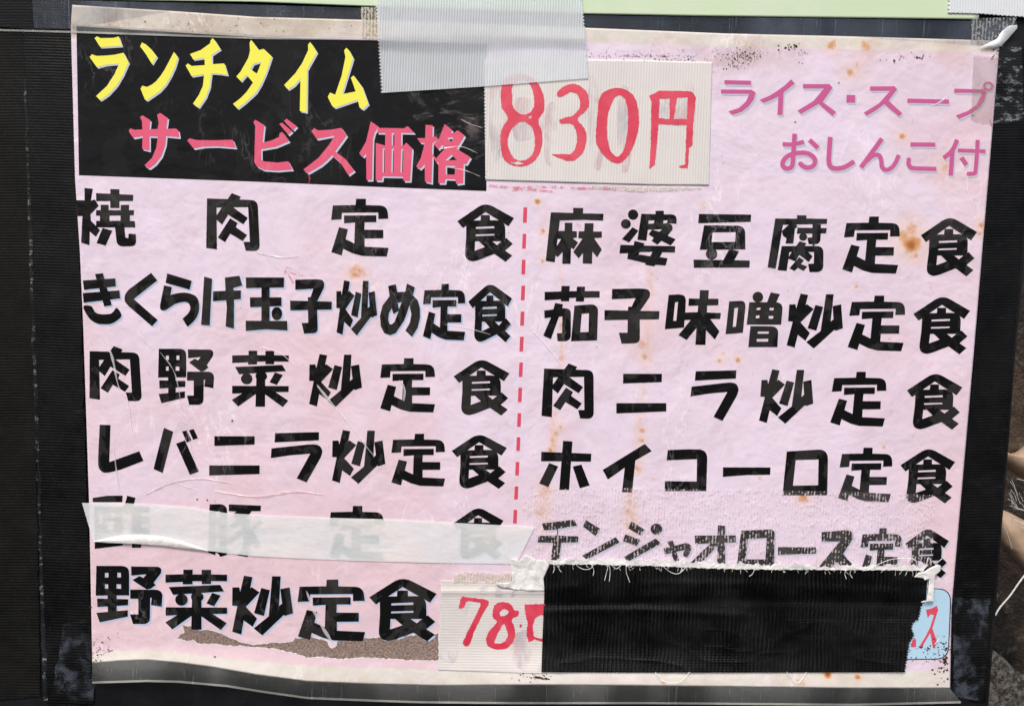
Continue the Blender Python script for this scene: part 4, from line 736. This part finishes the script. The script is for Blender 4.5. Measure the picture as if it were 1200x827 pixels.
# price label 780
p78 = empty('price_label', 577, 735, 1.4*MM); tag(p78, 'off-white ribbed tape label hand-lettered 78 in red marker, beside the black patch', 'label')
h78 = ribbed(.30, 3.2, .035, 'y', lambda px, py, U, Vv: .5*np.exp(-((py-693)/4)**2))
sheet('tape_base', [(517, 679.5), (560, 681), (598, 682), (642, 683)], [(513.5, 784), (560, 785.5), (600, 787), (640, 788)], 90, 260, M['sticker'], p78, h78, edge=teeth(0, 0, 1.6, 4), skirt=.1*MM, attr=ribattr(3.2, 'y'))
F78 = lambda px, py: HP(px, py)+.34*MM+.25*MM*(fbm(np.asarray(px, float), np.asarray(py, float), 38, 12, 3)-.5)+.5*MM*np.exp(-((np.asarray(py, float)-693)/4)**2)
for gl, lb in (('h7', 'red marker 7'), ('h8b', 'red marker 8'), ('h0b', 'red marker 0 half covered by the black patch')): tag(flat('handwritten_digit', *G[gl], M['marker'], p78, .05*MM, hfun=F78, seg=5), lb)
for p in [[(560, 690), (575, 685), (605, 688), (600, 700), (565, 697)], [(600, 745), (634, 740), (634, 785), (605, 780)], [(516, 745), (535, 742), (534, 775), (515, 770)], [(528, 700), (550, 705), (548, 745), (530, 740)]]:
    tag(flat('faded_mark', [catmull(p)], [], M['faded'], p78, .03*MM, hfun=F78, seg=8), 'faded smudge around the red lettering')
# black cloth patch with ragged right edge
LE = ([660, 677, 692, 740, 787], [645, 637, 638, 636, 634.5]); RE = ([667, 677, 703.6, 710, 716, 725, 729, 735, 744, 752, 762, 775, 788], [1086, 1087, 1085, 1079, 1078.5, 1076, 1070, 1068, 1071, 1066, 1064, 1062, 1060])
def patch_edge(U, Vv, px, py):
    l = np.interp(py, *LE); r = np.interp(py, *RE)+np.where(py > 705, 1, 0)*(((py*.31) % 1)-.5)*3; return l+(r-l)*U, py
def patch_h(px, py, U, Vv):
    c = px+py*.03+4.5*fbm(px, py, 26, 31, 3); a = .16+.30*sm(fbm(px, py, 60, 33, 3), .3, .75); rib = (.5+.5*np.sin(c*2*math.pi/4.6))
    wv = .5+.5*np.sin(py*2*math.pi/3.1)
    fold = -.5*np.exp(-((py-705-3*np.sin(px/80.))/7)**2)+.45*np.exp(-((py-718-4*np.sin(px/65.))/5)**2)*sm(fbm(px, px*0, 90, 44, 3), .35, .6)+.4*np.exp(-((py-688-5*np.sin(px/90.+2))/5)**2)*sm(fbm(px, px*0+60, 80, 45, 3), .4, .6)
    return HP(px, py)*.999+(.85+a*rib*(.7+.3*wv)+fold+.6*(fbm(px, py, 50, 35, 4)-.5)+.22*np.exp(-np.abs(fbm(px*.5, py*1.6, 60, 37, 3)-.5)*16)+.35*np.exp(-((px-652-(py-720)*.02)/5)**2))*MM
o = sheet('black_patch', [(645, 660), (760, 661.5), (900, 665), (1086, 668)], [(634.5, 787), (760, 787.5), (900, 787.5), (1060, 787)], 620, 200, M['tape_patch'], None, patch_h, edge=patch_edge, skirt=.8*MM, attr=lambda px, py, U, Vv: ('rib', np.clip(.5+.5*np.sin((px+py*.03+4.5*fbm(px, py, 26, 31, 3))*2*math.pi/4.6)-.5, 0, 1)*1.6*(.35+.65*(.5+.5*np.sin(py*2*math.pi/3.1)))*(1-.9*np.exp(-((py-706)/9)**2))))  # rib mask for the painted crest sheen, dimmed along the fold
tag(o, 'wide black cloth tape patch with ragged right edge covering the lower right', 'tape')
# torn white edge and threads of the patch
def irregular(top, bot, s, a, tA=None):
    return lambda U, Vv, px, py: (px, py+(fbm(px, py*0, 7, s, 3)-.55)*a*(1-Vv))
o = sheet('frayed_edge', [(638, 656), (700, 656), (780, 658), (860, 661), (960, 663.5), (1030, 663), (1088, 664)], [(645, 661), (700, 661), (780, 663.5), (860, 666.5), (960, 667.5), (1030, 667.5), (1082, 668.5)], 260, 4, M['torn'], None, lambda px, py, U, Vv: HP(px, py)+(1.35+.5*fbm(px, py, 4, 42, 3))*MM, edge=lambda U, Vv, px, py: (px, py+(fbm(px, py*0, 7, 41, 4)-.62)*9*(1-Vv)+(fbm(px, py*0+40, 3, 47, 2)-.5)*2.4*Vv), smooth=False)
tag(o, 'white torn frayed film edge along the top of the black patch', 'film')
frayed = o
def pw(x, y, h): return P(x, y, float(HP(x, y))+h)
rs = random.Random(5); VV, FF = [], []
def thread(pts, r=.00013, h=1.9*MM):
    c = catmull(pts, False, 6); V, Fc = tube('', [pw(x, y, h+.3*MM*math.sin(i*.7)) for i, (x, y) in enumerate(c)], r, None, k=4); b = len(VV); VV.extend(V); FF.extend([tuple(q+b for q in f) for f in Fc])
for p in [[(674, 659), (678, 664), (686, 667), (693, 665), (696, 659)], [(776, 662), (784, 669), (792, 672), (798, 670), (806, 662)], [(798, 655), (799, 664), (797.5, 671)], [(713, 661), (711, 670), (708.5, 680)], [(714, 661), (715, 670), (714, 681)], [(734, 662), (734, 670), (738, 682)], [(648, 660), (650, 665), (648, 671)], [(655, 661), (655, 666), (658, 670)], [(716, 661), (722, 666), (728, 662)], [(884, 667), (882, 672), (878, 675)], [(868, 667), (868, 672)], [(991, 668), (990, 673), (992, 678)], [(997, 669), (996, 672), (999, 677)], [(1000, 664), (1015, 668), (1030, 662)], [(693, 661), (696, 668), (695, 674)], [(1063, 662), (1067, 653), (1075, 658)], [(1085, 665), (1088, 653), (1092, 660)], [(1096, 661), (1103, 655), (1107, 653)], [(1020, 665), (1045, 655), (1070, 655), (1075, 664)], [(730, 660), (738, 664), (744, 660)], [(768, 787), (774, 795), (783, 799), (796, 798.5), (808, 787)], [(922, 787), (928, 795), (936, 799), (945, 787)], [(1095, 755), (1100, 748), (1098, 742)]]: thread(p)
for i in range(70):
    x = rs.uniform(648, 1080); l = rs.uniform(2, 7); y = 660+(x-645)/440*8; thread([(x, y), (x+rs.uniform(-1, 1), y+l*.5), (x+rs.uniform(-2.5, 2.5), y+l)], .00006)
tag(mesh_np('loose_threads', VV, FF, M['thread'], frayed), kind='stuff')
def crumple(name, poly, h0, amp, mat, label, cat, s):
    add = [poly]; v, f = triangulate(add, []); v, f = refine(v, f, 2.6); v = np.array(v); hh = HP(v[:, 0], v[:, 1])+(h0+amp*fbm(v[:, 0], v[:, 1], 9, s, 4))*MM
    W = PN(v[:, 0], v[:, 1], hh); F2 = []
    for q in f:
        nr = np.cross(W[q[1]]-W[q[0]], W[q[2]]-W[q[0]]); F2.append(q if nr[1] < 0 else q[::-1])
    o = mesh_np(name, W, F2, mat, None, True); md = o.modifiers.new('thickness', 'SOLIDIFY'); md.thickness = .15*MM; md.offset = -1; tag(o, label, cat); return o
crumple('torn_tape', [(599, 654.5), (603, 654), (609, 657), (616, 650), (622, 652), (630, 656), (638, 656), (645, 659), (641, 668), (637, 677), (638, 692), (620, 692), (600, 690), (586, 688), (581, 683.5), (600, 682), (599, 668)], .8, .9, M['torn'], 'crumpled white torn tape between the white strip and the black patch', 'tape', 51)
crumple('torn_film', [(1071, 676), (1076, 671), (1084, 669), (1090, 665), (1099, 661), (1103, 663), (1102, 669), (1096, 674), (1095, 690), (1094.7, 704), (1086, 705), (1079.6, 706), (1080, 704.5), (1086, 703), (1088, 690), (1089, 678), (1084, 680), (1082, 677)], 1.5, 1.2, M['torn'], 'white torn film tag at the upper right corner of the black patch', 'film', 53)
